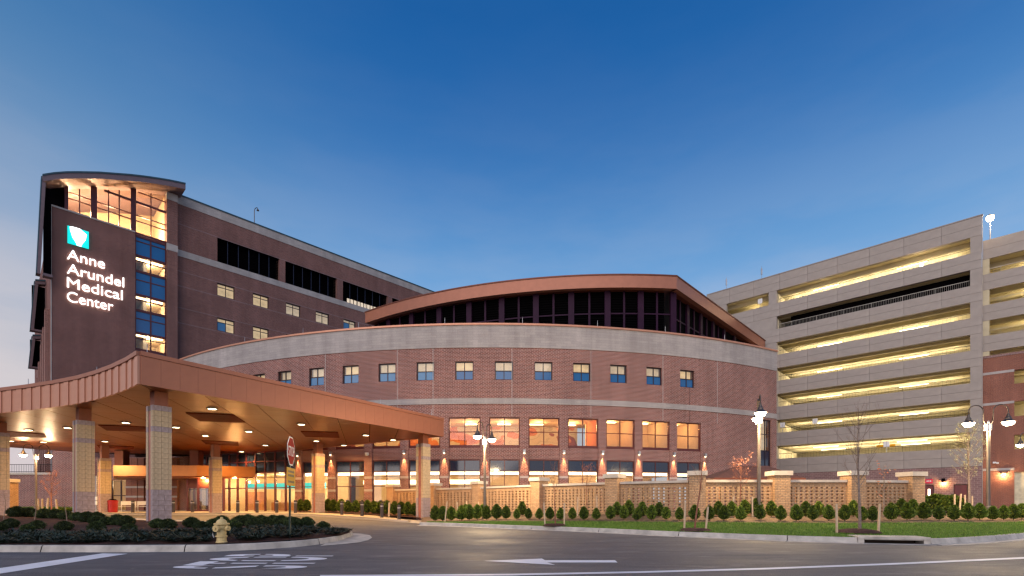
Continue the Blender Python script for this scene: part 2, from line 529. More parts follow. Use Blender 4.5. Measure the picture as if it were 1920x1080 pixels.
# ================================================================== PARKING GARAGE
GF = Frame((97.73 - 1.045 * 49.0, 49.0), (-1.045, 1.0), (-1.0, -1.045))     # s grows to the left and away
s0px = GF.s_at(1841)
def gs(px, d=0.0): return GF.s_at(px, d)
garage = thing('parking_garage', 'seven level precast concrete parking garage with warmly lit open decks', 'parking garage', GF.p(8, 0, .5))
TOPS = [8.2 + 3.24 * i for i in range(7)]
BOTS = [t - 1.58 for t in TOPS]
sL = gs(1325)                      # far left end of what can be seen
sR, sC0, sC1 = gs(1841), gs(1456), gs(1441)
sO = gs(1819)
pan_cache = {}
def panel(s0, s1, z0, z1, mat='precast', d=.0, th=.16, fr=GF, par=None, name='panel'):
    L, h = round(s1 - s0 - .024, 3), round(z1 - z0 - .02, 3)
    key = (L, h, mat, th)
    if key not in pan_cache:
        b = MB(); b.box(-L / 2, L / 2, 0, th, 0, h, mat); pan_cache[key] = b.mesh(name)
    q = fr.p((s0 + s1) / 2, d, z0 + .01)
    return obj(name, pan_cache[key], par or garage, q, fr.rot() + (math.pi if (fr.u.x * fr.n.y - fr.u.y * fr.n.x) > 0 else 0))
n_pan = 9
step = (sL - sR) / n_pan
strips = [(4.75, BOTS[0])] + [(TOPS[i - 1], BOTS[i]) for i in range(1, 7)] + [(TOPS[6], 29.55)]
for (z0, z1) in strips:
    zm = (z0 + z1) / 2
    for k in range(n_pan):
        a, c = sR + k * step, sR + (k + 1) * step
        panel(a, c, z0, zm); panel(a, c, zm, z1)
bk = MB()
for (z0, z1) in strips: bk.fbox(GF, sR + .02, sL, -.42, -.165, z0 + .015, z1 - .015, 'precast_dark')
bk.build('spandrel_backing', garage)
def gcol(a, c, z0, z1):
    b = MB(); b.fbox(GF, a, c, -.45, -.02, z0, z1, 'precast'); b.build('column', garage)
for i in range(7):
    z0, z1 = BOTS[i] + .002, TOPS[i] - .002
    gcol(sR, sO, z0, z1); gcol(sC0, sC1 if i == 6 else sL, z0, z1)
gcol(gs(1362), sL, BOTS[6], TOPS[6])
b = MB(); b.fbox(GF, gs(1676), gs(1640), -1.3, -1.2, 7.35, 7.62, 'sign_yellow'); b.build('clearance_sign', garage)
# side return of the main block where it steps forward
b = MB(); b.fbox(GF, sR - .05, sR - .002, -3.2, -.0, .5, 29.55, 'limestone'); b.build('end_wall', garage)
b = MB(); b.fbox(GF, sR - .08, sL, -.5, .04, 29.555, 29.66, 'precast_dark'); b.build('coping', garage)
# decks, ribs and inner walls
for i in range(7):
    zf = BOTS[i] - 1.0
    b = MB()
    b.fbox(GF, sR + .1, sL + 6, -15, -.45, zf - .2, zf, 'garage_inner')
    for d in (-1.6, -3.6, -5.6, -7.6, -9.6, -11.6):
        b.fbox(GF, sR + .12, sL + 6, d - .16, d + .16, zf - .72, zf - .202, 'garage_inner')
    b.fbox(GF, sR + .11, sR + .45, -15, -.47, zf + .002, zf + 2.3, 'garage_inner')
    b.fbox(GF, sC0 - .1, sC0 + .4, -9, -.47, zf + .002, zf + 2.3, 'garage_inner')
    b.build('deck', garage)
b = MB(); b.fbox(GF, sR - 16, sL + 6, -15.4, -15, .5, 28.8, 'garage_inner'); b.build('back_wall', garage)
b = MB(); b.fbox(GF, sR + .1, sL + 6, -15, -.45, 27.75, 27.95, 'garage_inner')
for d in (-1.6, -3.6, -5.6, -7.6, -9.6, -11.6): b.fbox(GF, sR + .12, sL + 6, d - .16, d + .16, 27.25, 27.748, 'garage_inner')
b.build('roof_deck', garage)
# railings behind the openings
def railing(fr, s0, s1, z0, h, mat, d, par, step=.14, name='railing'):
    b = MB()
    n = max(2, int((s1 - s0) / step))
    for k in range(n + 1):
        s = s0 + (s1 - s0) * k / n
        w = .03 if k % 18 == 0 else .010
        b.fbox(fr, s - w / 2, s + w / 2, d - .01, d + .01, z0, z0 + h, mat)
    for zz in (z0 + .08, z0 + h): b.fbox(fr, s0, s1, d - .02, d + .02, zz, zz + .04, mat)
    return b.build(name, par)
for i in range(7):
    railing(GF, sO, sC0, BOTS[i] - .1, .72 if i != 5 else .8, 'rail_white' if i == 5 else 'rail_dark', -.6, garage, .15 if i == 5 else .3)
b = MB(); b.fbox(GF, sO + .05, sC0 - 1.3, -1.35, -1.28, BOTS[5] - .9, TOPS[5] - .02, 'black'); b.build('deck_shade_sheet', garage)  # black sheet added so the unlit deck reads dark
# deck lights: tube fixtures, most levels lit; added lamps beside each tube widen the glow
for i in range(7):
    if i == 5: continue
    zz = TOPS[i] - .30
    for s in ((sO + sC0) / 2 - 4.1, (sO + sC0) / 2 + 4.1):
        for d in ((-2.6, -6.6) if i == 0 else (-4.6,) if i < 3 else (-4.6,) if i < 5 else (-2.6,)):
            b = MB(); b.fbox(GF, s - 1.3, s + 1.3, d - .07, d + .07, zz + .02, zz + .09, 'garage_tube')
            b.build('deck_light', garage)
            for ds in (-3.2, -1.6, 0, 1.6, 3.2): point('deck_lamp_and_fill', GF.p(s + ds, d, zz - .2), 85, (1.0, .87, .60), garage, .15)
point('deck_lamp_and_fill', GF.p(gs(1400), -2.6, TOPS[6] - .5), 60, (1, .8, .42), garage, .15)
# small floodlights on the facade
for px, z, s_off in ((1548, None, 0), (1404, None, 0), (1727, None, 0)):
    py = {1548: 548, 1404: 588, 1727: 498}[px]
    s = gs(px, .0); Y = GF.p(s, -.5, 0)[1]
    z = ZY(py, Y)
    b = MB(); q = GF.p(s, -.48, z)
    b.fbox(GF, s - .14, s + .14, -.58, -.42, z - .1, z + .1, 'lens_hot'); b.fbox(GF, s - .18, s + .18, -.66, -.585, z - .13, z + .13, 'lamp_metal')
    b.build('floodlight', garage)
    point('flood_lamp', GF.p(s, -.25, z - .05), 35, WARM2, garage, .1)
# base: brown block wall with doors, wall lamp
zb = .45
dA0, dA1, dB0, dB1 = gs(1751), gs(1727), gs(1815), gs(1788)
b = MB()
for (a, c, z0, z1) in ((sR, dB0, zb, 4.74), (dB0, dB1, 3.0, 4.74), (dB1, dA0, zb, 4.74), (dA0, dA1, 3.0, 4.74), (dA1, sL, zb, 4.74)):
    b.fbox(GF, a, c, -.4, -.03, z0, z1, 'brick_base')
b.build('base_wall', garage)
for (a, c, win) in ((dB0, dB1, False), (dA0, dA1, True)):
    b = MB(); b.fbox(GF, a + .05, c - .05, -.25, -.18, .6, 2.95, 'door_red'); d = b.build('door', garage)
    b = MB(); b.fbox(GF, a + .14, a + .24, -.178, -.12, 1.55, 1.62, 'galvanised'); b.build('handle', d)
    if win:
        b = MB(); b.fbox(GF, a + .30, a + .48, -.178, -.165, 1.75, 2.55, 'lit_warm'); b.build('vision_panel', d)
sx = (dA0 + dA1) / 2 - .1
b = MB(); b.fbox(GF, sx - .32, sx + .32, -.028, .02, 3.15, 3.6, 'exit_red')
for k in range(3): b.fbox(GF, sx - .2 + k * .14, sx - .12 + k * .14, .022, .026, 3.3, 3.46, 'sign_white')
b.build('door_sign', garage)
sx = gs(1769)
b = MB(); b.fbox(GF, sx - .13, sx + .13, -.028, .22, 3.25, 3.62, 'black'); wl_ = b.build('wall_lamp', garage)
point('wall_lamp_light', GF.p(sx, .16, 3.1), 110, WARM, garage, .06)
# set-back right block: precast above, brick below
D2 = -.85
sE = sR - 15
TOP2 = [25.4 - 3.07 * k for k in range(4)]
BOT2 = [t - 1.5 for t in TOP2]; BOT2[3] = 15.75
st2 = [(TOP2[0], 27.3)] + [(TOP2[k + 1], BOT2[k]) for k in range(3)]
for (z0, z1) in st2:
    zm = (z0 + z1) / 2
    for k in range(5):
        a, c = sR - .06 - (k + 1) * 3.0, sR - .06 - k * 3.0
        panel(a, c, z0, zm, d=D2); panel(a, c, zm, z1, d=D2)
b = MB()
for k in range(4):
    b.fbox(GF, sR - .55, sR - .06, -.45 + D2, -.02 + D2, BOT2[k] + .002, TOP2[k] - .002, 'garage_inner')
    zf = BOT2[k] - .9
    b.fbox(GF, sE, sR - .06, -15, D2 - .45, zf - .2, zf, 'garage_inner')
    for d in (-2.8, -5.2, -7.6, -10): b.fbox(GF, sE, sR - .06, d - .16, d + .16, zf - .7, zf - .202, 'garage_inner')
b.fbox(GF, sE, sR - .06, -15, D2 - .45, 25.5, 25.7, 'garage_inner')
for d in (-2.8, -5.2, -7.6, -10): b.fbox(GF, sE, sR - .06, d - .16, d + .16, 25.0, 25.498, 'garage_inner')
b.build('deck', garage)
for k in range(4):
    railing(GF, sE, sR - .6, BOT2[k] - .1, .72, 'rail_white', D2 - .5, garage, .25)
    for s in (sR - 4, sR - 10): point('deck_lamp_and_fill', GF.p(s, -4.0, TOP2[k] - .4), 190, (1, .82, .45), garage, .15)
s19 = gs(1902, D2)
b = MB()
openings2 = [(12.65, 14.0), (9.5, 10.95), (6.3, 7.7), (.5, 4.1)]
b.fbox(GF, s19, sR - .06, D2 - .42, D2, .45, 15.5, 'brick_orange')
zc = .45
for (z0, z1) in reversed(openings2):
    if z0 > zc + .1: b.fbox(GF, sE, s19, D2 - .42, D2, zc, z0, 'brick_orange')
    zc = z1
b.fbox(GF, sE, s19, D2 - .42, D2, zc, 15.5, 'brick_orange')
b.build('brick_wall', garage)
b = MB(); b.fbox(GF, sE, sR - .06, D2 - .42, D2 + .04, 15.502, 15.74, 'brick_base'); b.build('brick_band', garage)
for z in (13.95, 10.9, 4.4): b = MB(); b.fbox(GF, s19 + .004, sR - .06, D2 + .002, D2 + .035, z - .12, z + .12, 'limestone'); b.build('stone_band', garage)
b = MB(); b.fbox(GF, sE, s19, D2 - .3, D2 - .2, .5, 4.1, 'beige_door')
b.build('roller_door', garage)
b = MB()
for (z0, z1) in openings2[:3]:
    b.fbox(GF, sE, s19 - .02, -15, D2 - .45, z1 + .35, z1 + .55, 'garage_inner'); b.fbox(GF, sE, s19, -15, D2 - .45, z0 - 1.0, z0 - .8, 'garage_inner')
    b.fbox(GF, sE, s19, -6.2, -6.0, z0 - .8, z1 + .35, 'garage_inner')
b.build('deck', garage)
for (z0, z1) in openings2[:3]: point('deck_lamp_and_fill', GF.p(s19 - 3, -3.4, z1 + .1), 200, (1, .84, .5), garage, .15)
sx = gs(1882, D2)
b = MB(); b.fbox(GF, sx - .16, sx + .16, D2 + .002, D2 + .22, 3.95, 4.15, 'lamp_metal'); b.fbox(GF, sx - .12, sx + .12, D2 + .03, D2 + .2, 3.92, 3.948, 'downlight_lens'); b.build('wall_lamp', garage)
point('wall_lamp_light', GF.p(sx, D2 + .3, 3.8), 160, (1, .6, .26), garage, .06)
sx = sR - .9
b = MB(); b.fbox(GF, sx - .12, sx + .12, D2 + .002, D2 + .3, 5.0, 5.16, 'sign_white'); b.fbox(GF, sx - .3, sx - .12, D2 + .1, D2 + .28, 4.95, 5.1, 'sign_white'); b.build('camera_unit', garage)
# roof lamp at the corner, antennas on the roof
q = GF.p(sR - .6, -1.0, 27.3)
rl = thing('roof_lamp', 'bright lamp on a short post at the top corner of the parking garage', 'lamp', q)
b = MB(); b.cyl(0, 0, 0, 2.3, .05, .04, 'galvanised', 8); obj('pole', b.mesh('pole'), rl, local=True)
b = MB(); b.box(-.26, .26, -.2, .2, 2.3, 2.42, 'lamp_metal'); hd = obj('lamp_head', b.mesh('lamp_head'), rl, local=True)
b = MB(); b.lathe([(.001, 1.86), (.2, 1.92), (.3, 2.08), (.28, 2.298)], 'lens_hot', 12); obj('lens', b.mesh('lens'), hd, local=True)
point('roof_lamp_light', (0, -.5, 1.7), 300, WARM2, rl, .12, local=True)
for k, (px, py) in enumerate(((1362, 521), (1428, 499))):
    s = gs(px, -.6); q = GF.p(s, -.6, 29.6)
    an = thing('roof_antenna', 'thin roof antenna on the parking garage, ' + ('left one nearer the copper roof' if k == 0 else 'right one of the pair'), 'antenna', q, group='antennas on the garage roof')
    b = MB(); b.cyl(0, 0, 0, 1.9, .03, .02, 'rod', 6); obj('mast', b.mesh('mast'), an, local=True)
    b = MB(); b.box(-.07, .07, -.07, .07, .8, 1.6, 'rod'); obj('antenna_panel', b.mesh('antenna_panel'), an, local=True)
for k, (px, py, nm) in enumerate(((1662, 833, 'on the lowest garage deck above the fence end'), (1467, 797, 'at the left end of a garage deck'), (1528, 790, 'on the second lowest deck, second from left'), (1425, 565, 'on the top garage deck above the copper roof'))):
    s = gs(px, .1); Y = GF.p(s, .1, 0)[1]; z = ZY(py, Y)
    an = thing('sign_board', 'white rectangular panel on a post ' + nm, 'sign panel', GF.p(s, .06, z - .9), GF.rot(), group='white panels on the garage rails')
    b = MB(); b.cyl(0, 0, 0, 1.1, .03, .03, 'galvanised', 6); obj('post', b.mesh('post'), an, local=True)
    b = MB(); b.box(-.26, -.02, -.05, .05, .62, 1.22, 'sign_white'); b.box(.02, .26, -.05, .05, .62, 1.22, 'sign_white'); obj('board', b.mesh('board'), an, local=True)

# ================================================================== CURVED BRICK BUILDING
AX, AY, AR = -1.8, 90.0, 52.0
def ap(a, r, z): return (AX + r * math.sin(a), AY - r * math.cos(a), z)
def a_at(px, r=AR):
    k = (px - CX) / F
    A = k * k + 1; B = -2 * (k * AX + AY); C_ = AX * AX + AY * AY - r * r
    dd = B * B - 4 * A * C_
    Y = (-B - math.sqrt(max(dd, 0))) / (2 * A)
    return math.atan2(k * Y - AX, AY - Y)
def arcblock(mb, a0, a1, r0, r1, z0, z1, mat, seg=None, inner=True, ends=True):
    n = seg or max(1, int(abs(a1 - a0) * AR / 1.5))
    for k in range(n):
        p, q = a0 + (a1 - a0) * k / n, a0 + (a1 - a0) * (k + 1) / n
        U, W = AR * p, AR * q
        mb.poly([ap(p, r1, z0), ap(q, r1, z0), ap(q, r1, z1), ap(p, r1, z1)], mat, [(U, z0), (W, z0), (W, z1), (U, z1)])
        if inner: mb.poly([ap(q, r0, z0), ap(p, r0, z0), ap(p, r0, z1), ap(q, r0, z1)], mat, [(W, z0), (U, z0), (U, z1), (W, z1)])
        mb.poly([ap(p, r1, z1), ap(q, r1, z1), ap(q, r0, z1), ap(p, r0, z1)], mat)
        mb.poly([ap(p, r0, z0), ap(q, r0, z0), ap(q, r1, z0), ap(p, r1, z0)], mat)
    if ends:
        for a in (a0, a1):
            mb.poly([ap(a, r1, z0), ap(a, r0, z0), ap(a, r0, z1), ap(a, r1, z1)], mat, [(AR * a, z0), (AR * a + r1 - r0, z0), (AR * a + r1 - r0, z1), (AR * a, z1)])
    return mb
hall = thing('curved_building', 'long convex red brick building with grey parapet and glowing ground floor windows', 'building', (-1.8, 38, 0))
aR = a_at(1456); aLft = a_at(318)
PIERS = [a_at(p) for p in (559, 621, 690, 758, 833, 909, 983, 1057, 1129.5, 1197.5, 1263, 1321)]
SMALL = [a_at(p) for p in (485, 533, 593, 657, 725.5, 797.5, 870.5, 945, 1019, 1091, 1160, 1227, 1289)]
hw = .70 / AR
TH = .42
Zs0, Zs1, Zp, Zt = 10.54, 11.97, 13.0, 14.72
w = MB()
arcblock(w, aLft, aR, AR - TH, AR, 9.12, Zs0, 'brick_red')                    # above the belt course
edge = [aLft] + [x for a in SMALL for x in (a - hw, a + hw)] + [aR]
for k in range(0, len(edge), 2): arcblock(w, edge[k], edge[k + 1], AR - TH, AR, Zs0, Zs1, 'brick_red')
arcblock(w, aLft, aR, AR - TH, AR, Zs1, Zp, 'brick_red')
pw = .33 / AR
aEnd0, aEnd1 = a_at(1425.5, AR), a_at(1446.5, AR)
ent = a_at(556)
arcblock(w, aLft, PIERS[0] - pw, AR - TH, AR, 5.5, 8.68, 'brick_red')
for k, a in enumerate(PIERS):
    arcblock(w, a - pw, a + pw, AR - TH, AR, .2, 7.68, 'brick_red', 1)
    if k < len(PIERS) - 1:
        arcblock(w, a + pw, PIERS[k + 1] - pw, AR - TH, AR - .10, 4.45, 5.35, 'brick_red', 2)
arcblock(w, PIERS[0] - pw, PIERS[-1] + pw, AR - TH, AR, 7.68, 8.68, 'brick_red')
arcblock(w, PIERS[-1] + pw, aEnd0, AR - TH, AR, .2, 8.68, 'brick_red')
arcblock(w, aEnd0, aEnd1, AR - TH, AR, .2, 4.3, 'brick_red', 1)
arcblock(w, aEnd0, aEnd1, AR - TH, AR, 8.5, 8.68, 'brick_red', 1)
arcblock(w, aEnd1, aR, AR - TH, AR, .2, 8.68, 'brick_red', 1)
w.build('wall', hall)
b = MB(); arcblock(b, aLft, aR + .0004, AR - TH, AR + .06, 8.681, 9.119, 'limestone_block'); b.build('stone_band', hall)
b = MB(); arcblock(b, aLft, aR + .0004, AR - TH, AR + .04, 13.001, Zt, 'limestone_block'); b.build('parapet', hall)
b = MB(); arcblock(b, aLft, aR + .001, AR - .6, AR + .12, Zt + .002, Zt + .14, 'copper_lit'); b.build('coping', hall)
b = MB()                                                                       # pale bands on the piers
for a in PIERS:
    for z in (2.0, 3.0): b = MB(); arcblock(b, a - pw * 1.01, a + pw * 1.01, AR - .2, AR + .012, z, z + .17, 'limestone', 1); b.build('stone_band', hall)
# side and back closing walls, roof
eR = ap(aR, AR, 0)
b = MB()
b.poly([(eR[0], eR[1], .2), (eR[0] + 4.5, eR[1] + 15, .2), (eR[0] + 4.5, eR[1] + 15, 14.7), (eR[0], eR[1], 14.7)], 'brick_red')
b.build('side_wall', hall)
rf = [ap(aLft + (aR - aLft) * k / 30, AR - .3, 0)[:2] for k in range(31)] + [(eR[0] + 4.4, 59.5), (-32, 59.5)]
b = MB(); b.prism(rf, 14.0, 14.2, 'precast_dark'); b.build('roof', hall)
# window builder: local x along the wall, y inward, z up from the sill
def win_mesh(wd, h, xs, zs, t=.07, fm='frame_dark', y0=.14, y1=.24, sill=0.0, tb=None):
    b = MB()
    b.box(-wd / 2, -wd / 2 + t, y0, y1, 0, h, fm); b.box(wd / 2 - t, wd / 2, y0, y1, 0, h, fm)
    b.box(-wd / 2 + t, wd / 2 - t, y0, y1, h - t, h, fm); b.box(-wd / 2 + t, wd / 2 - t, y0, y1, 0, tb or t, fm)
    for x in xs: b.box(x - t * .4, x + t * .4, y0 + .004, y1 - .004, tb or t, h - t, fm)
    for z in zs: b.box(-wd / 2 + t, wd / 2 - t, y0 + .008, y1 - .008, z - t * .4, z + t * .4, fm)
    if sill: b.box(-wd / 2 + .004, wd / 2 - .004, .02, y0 - .002, 0, sill, fm)
    return b
pane_cache = {}
def pane(par, x0, x1, z0, z1, y, mat, name='pane'):
    key = (round(x1 - x0, 3), round(z1 - z0, 3), mat)
    if key not in pane_cache:
        b = MB(); b.box(0, key[0], 0, .018, 0, key[1], mat); pane_cache[key] = b.mesh(name)
    return obj(name, pane_cache[key], par, (x0, y, z0), local=True)
wcache = {}
def add_window(par, loc, rz, wd, h, xs, zs, mats, t=.07, fm='frame_dark', tb=None, sill=0, back=None, label=None, backd=.55):
    key = (round(wd, 2), round(h, 2), tuple(round(x, 2) for x in xs), tuple(round(z, 2) for z in zs), t, fm, tb)
    if key not in wcache: wcache[key] = win_mesh(key[0], key[1], key[2], key[3], t, fm, tb=tb, sill=sill).mesh('window')
    o = obj('window', wcache[key], par, loc, rz, label=label)
    X = [-wd / 2 + t] + list(xs) + [wd / 2 - t]; Z = [tb or t] + list(zs) + [h - t]
    for i in range(len(Z) - 1):
        for j in range(len(X) - 1):
            m = mats[i] if not isinstance(mats[i], (list, tuple)) else mats[i][j]
            pane(o, X[j] + .01, X[j + 1] - .01, Z[i] + .01, Z[i + 1] - .01, .185, m)
    if back:
        b = MB(); b.box(-wd / 2, wd / 2, backd, backd + .02, 0, h, back)
        obj('glow_panel', b.mesh('glow_panel'), o, local=True)
    return o
for k, a in enumerate(SMALL):
    q = ap(a, AR, Zs0)
    sp = 'spandrel_sky' if k < 6 else 'spandrel_blue'
    add_window(hall, q, a, 1.40, 1.43, (0.0,), (.71,), (sp, 'glass_clear'), back='lit_blind' if k % 3 else 'lit_room')
GW = []
for k in range(len(PIERS) - 1):
    a0, a1 = PIERS[k] + pw, PIERS[k + 1] - pw
    am = (a0 + a1) / 2; wd = 2 * (AR - .1) * math.tan((a1 - a0) / 2) - .03
    q = ap(am, AR, 5.352)
    add_window(hall, q, am, wd, 2.32, (0.0,), (1.22,), ('glass_clear', 'glass_clear'), fm='frame_red', tb=.2)
    q = ap(am, AR, .36)
    add_window(hall, q, am, wd, 4.08, (0.0,), (2.05, 3.2), ('glass_clear', 'glass_clear', 'spandrel_dark'), fm='frame_red')
am = (aEnd0 + aEnd1) / 2; wd = (aEnd1 - aEnd0) * AR - .02
add_window(hall, ap(am, AR, 4.31), am, wd, 4.17, (0.1,), (1.45, 2.9), ('spandrel_dark', 'glass_clear', 'glass_clear'), back='lit_blind', label='tall window at the right end with dark glass below')
# gallery behind the big windows
aG0, aG1 = PIERS[0] - .02, PIERS[-1] + .03
b = MB(); arcblock(b, aG0, aG1, AR - 6.2, AR - TH - .01, 5.0, 5.2, 'floor_tile'); b.build('floor', hall)
b = MB(); arcblock(b, aG0, aG1, AR - 6.2, AR - TH - .01, 7.86, 7.98, 'cream'); b.build('ceiling', hall)
aM = a_at(1125)
b = MB(); arcblock(b, aG0, aM, AR - 6.2, AR - 6.0, 5.2, 7.86, 'mural'); b.build('mural', hall)
b = MB(); arcblock(b, aM, aG1, AR - 3.7, AR - 3.5, 5.2, 7.86, 'cream')
for px in (1128, 1194, 1258, 1318):
    a = a_at(px); b.poly([ap(a, AR - TH, 5.2), ap(a, AR - 3.5, 5.2), ap(a, AR - 3.5, 7.86), ap(a, AR - TH, 7.86)], 'orange_wall' if px < 1190 else 'cream')
b.build('interior_wall', hall)
for k in range(len(PIERS) - 1):
    am = (PIERS[k] + PIERS[k + 1]) / 2
    deep = k < 8
    b = MB(); arcblock(b, am - .012, am + .012, AR - (4.6 if deep else 2.6), AR - (4.3 if deep else 2.3), 7.80, 7.85, 'lit_warm', 1); b.build('ceiling_light', hall)
    point('gallery_lamp', ap(am, AR - (3.4 if deep else 1.9), 7.5), 190 if deep else 110, (1, .54, .22), hall, .25)
b = MB()
for px, z, ww, hh in ((1283, 5.9, .7, 1.3), (1293, 6.2, .55, .9), (1165, 5.3, .9, .7)):
    a = a_at(px, AR - 3.5); arcblock(b, a - ww / 2 / AR, a + ww / 2 / AR, AR - 3.49, AR - 3.45, z, z + hh, 'dark_furniture', 1)
    arcblock(b, a - (ww - .1) / 2 / AR, a + (ww - .1) / 2 / AR, AR - 3.449, AR - 3.44, z + .05, z + hh - .05, 'cream_dim', 1)
b.build('picture', hall)
# ground floor room: cove strip close to the glass, second strip deeper, tables and low walls
b = MB(); arcblock(b, ent - .13, aG1, AR - 9, AR - TH - .01, .2, .40, 'floor_tile'); b.build('floor', hall)
b = MB(); arcblock(b, aG0, aG1, AR - 9, AR - 1.2, 3.62, 3.75, 'cream'); b.build('ceiling', hall)
b = MB(); arcblock(b, aG0, aG1, AR - TH - .5, AR - TH - .02, 3.75, 4.99, 'cream_dim'); b.build('bulkhead', hall)
b = MB(); arcblock(b, aG0, aG1, AR - 9.2, AR - 9, .2, 3.8, 'cream'); b.build('interior_wall', hall)
b = MB(); arcblock(b, aG0, aG1, AR - 1.19, AR - 1.05, 3.34, 3.56, 'lit_strip'); b.build('cove_light', hall)
b = MB(); arcblock(b, PIERS[1], PIERS[5], AR - 5.0, AR - 4.8, 2.75, 3.1, 'lit_strip'); arcblock(b, PIERS[7], PIERS[10], AR - 6.0, AR - 5.8, 2.55, 2.8, 'lit_strip'); b.build('cove_light', hall)
for k in range(len(PIERS) - 1):
    am = (PIERS[k] + PIERS[k + 1]) / 2
    point('dining_lamp', ap(am, AR - 3.6, 3.1), 330, (1, .68, .36), hall, .3)
b = MB()
arcblock(b, PIERS[1], PIERS[4], AR - 4.3, AR - 4.1, .4, 1.25, 'dark_furniture')
arcblock(b, PIERS[2] + .01, PIERS[2] + .05, AR - 2.6, AR - 1.9, .4, 1.15, 'wood')
b.build('low_wall', hall)
rnd = random.Random(3)
for k in range(1, 11):
    for j in range(2):
        a = PIERS[k] - .045 + j * .025; r = AR - 1.9 - rnd.random() * 1.2
        b = MB(); c = ap(a, r, 0)
        b.cyl(c[0], c[1], .4, 1.1, .04, .04, 'dark_furniture', 6); b.cyl(c[0], c[1], 1.1, 1.14, .38, .38, 'wood', 12)
        for sgn in (-.62, .62):
            b.box(c[0] + sgn - .2, c[0] + sgn + .2, c[1] - .2, c[1] + .2, .82, .87, 'dark_furniture')
            b.box(c[0] + sgn * 1.3 - .02, c[0] + sgn * 1.3 + .02, c[1] - .2, c[1] + .2, .4, 1.35, 'dark_furniture')
        b.build('dining_table', hall)
# wall lamps on the piers, one camera dome
lampm = MB(); lampm.box(-.09, .09, -.2, 0, 0, .26, 'galvanised'); lampm = lampm.mesh('wall_lamp')
lensm = MB(); lensm.cyl(0, -.1, -.02, -.002, .06, .06, 'downlight_lens', 10); lensm = lensm.mesh('lens')
for k, a in enumerate(PIERS):
    q = ap(a, AR + .002, 4.92)
    if k == 2:
        b = MB(); b.lathe([(.02, -.16), (.13, -.1), (.16, 0), (.16, .1), (.02, .12)], 'sign_white', 12, (0, -.18)); obj('camera_dome', b.mesh('camera_dome', True), hall, q, a); continue
    o = obj('wall_lamp', lampm, hall, q, a)
    obj('lens', lensm, o, local=True)
    sl = point('wall_lamp_light', (0, -.12, -.05), 900, (1, .46, .17), o, .025, 'SPOT', 34, .7, local=True); sl.rotation_euler = (R_(5), 0, 0)
# downpipe streak near the right end
b = MB(); a = a_at(1293); arcblock(b, a - .001, a + .001, AR + .002, AR + .03, 7.7, 10.5, 'brick_tower', 1); b.build('downpipe', hall)
for px in (610, 745, 812, 960, 1108, 1243, 1345):
    a = a_at(px); b = MB(); arcblock(b, a - .0004, a + .0004, AR - .01, AR + .003, 7.75, 8.67, 'limestone', 1); arcblock(b, a - .0004, a + .0004, AR - .01, AR + .003, 9.13, Zp - .01, 'limestone', 1); b.build('movement_joint', hall, kind='stuff')
# penthouse with copper roof edge
PX_, PY_, PR = 10.0, 86.3, 42.0
def pp(a, r, z): return (PX_ + r * math.sin(a), PY_ - r * math.cos(a), z)
pa0, pa1 = math.asin(-25.7 / PR), math.asin(4.8 / PR)
def parc(b, a0, a1, r0, r1, z0, z1, mat, n):
    for k in range(n):
        p, q = a0 + (a1 - a0) * k / n, a0 + (a1 - a0) * (k + 1) / n
        b.hexa([pp(p, r1, z0), pp(q, r1, z0), pp(q, r0, z0), pp(p, r0, z0), pp(p, r1, z1), pp(q, r1, z1), pp(q, r0, z1), pp(p, r0, z1)], mat)
cor = Vector(pp(pa1, PR, 0)[:2])
SF = Frame(cor, (.958, 1), (1, -.958))
b = MB(); parc(b, pa0, pa1, PR - .5, PR, 20.35, 21.45, 'copper', 26); b.fbox(SF, .0, 24.6, -.5, 0, 20.35, 21.45, 'copper')
parc(b, pa0 - .002, pa1, PR - .6, PR + .06, 21.452, 21.56, 'copper_dark', 26); b.fbox(SF, -.06, 24.7, -.6, .06, 21.452, 21.56, 'copper_dark')
parc(b, pa0, pa1, PR - 1.2, PR - .502, 20.40, 20.50, 'copper_dark', 26); b.fbox(SF, .3, 24.6, -1.2, -.502, 20.40, 20.50, 'copper_dark')
b.build('penthouse_fascia', hall)
top = [pp(pa0 + (pa1 - pa0) * k / 26, PR - .4, 0)[:2] for k in range(27)] + [SF.p(24.5, -.4, 0)[:2], (14, 66), (-14, 62)]
b = MB(); b.prism(top, 20.9, 21.2, 'copper_dark'); b.build('penthouse_roof', hall)
WR = PR - .9
b = MB(); parc(b, pa0 + .005, pa1 - .018, WR - .25, WR - .15, 14.2, 20.4, 'louver', 26); b.fbox(SF, 1.0, 24, -1.15, -1.05, 14.2, 20.4, 'louver'); b.build('louver_panel', hall)
b = MB()
for z in [14.4 + .22 * j for j in range(27)]:
    parc(b, pa0 + .005, pa1 - .018, WR - .14, WR - .06, z, z + .05, 'louver', 20)
b.build('louver_slat', hall, kind='stuff')
posts = [math.atan2((px - CX) / F * 0, 1) for px in ()]
def pa_at(px, r):
    k = (px - CX) / F
    A = k * k + 1; B = -2 * (k * PX_ + PY_); C_ = PX_ ** 2 + PY_ ** 2 - r * r
    Y = (-B - math.sqrt(max(B * B - 4 * A * C_, 0))) / (2 * A)
    return math.atan2(k * Y - PX_, PY_ - Y)
for px in (692, 729, 772, 824, 880, 941, 1005, 1071, 1139, 1201, 1262):
    a = pa_at(px, WR)
    b = MB(); parc(b, a - .0065, a + .0065, WR - .15, WR + .12, 14.2, 20.4, 'purple_post', 1); b.build('post', hall)
b = MB()
pxs = (692, 729, 772, 824, 880, 941, 1005, 1071, 1139, 1201, 1262)
for p, q in zip(pxs, pxs[1:]):
    a = (pa_at(p, WR) + pa_at(q, WR)) / 2
    parc(b, a - .0022, a + .0022, WR - .05, WR + .03, 14.2, 20.4, 'purple_post', 1)
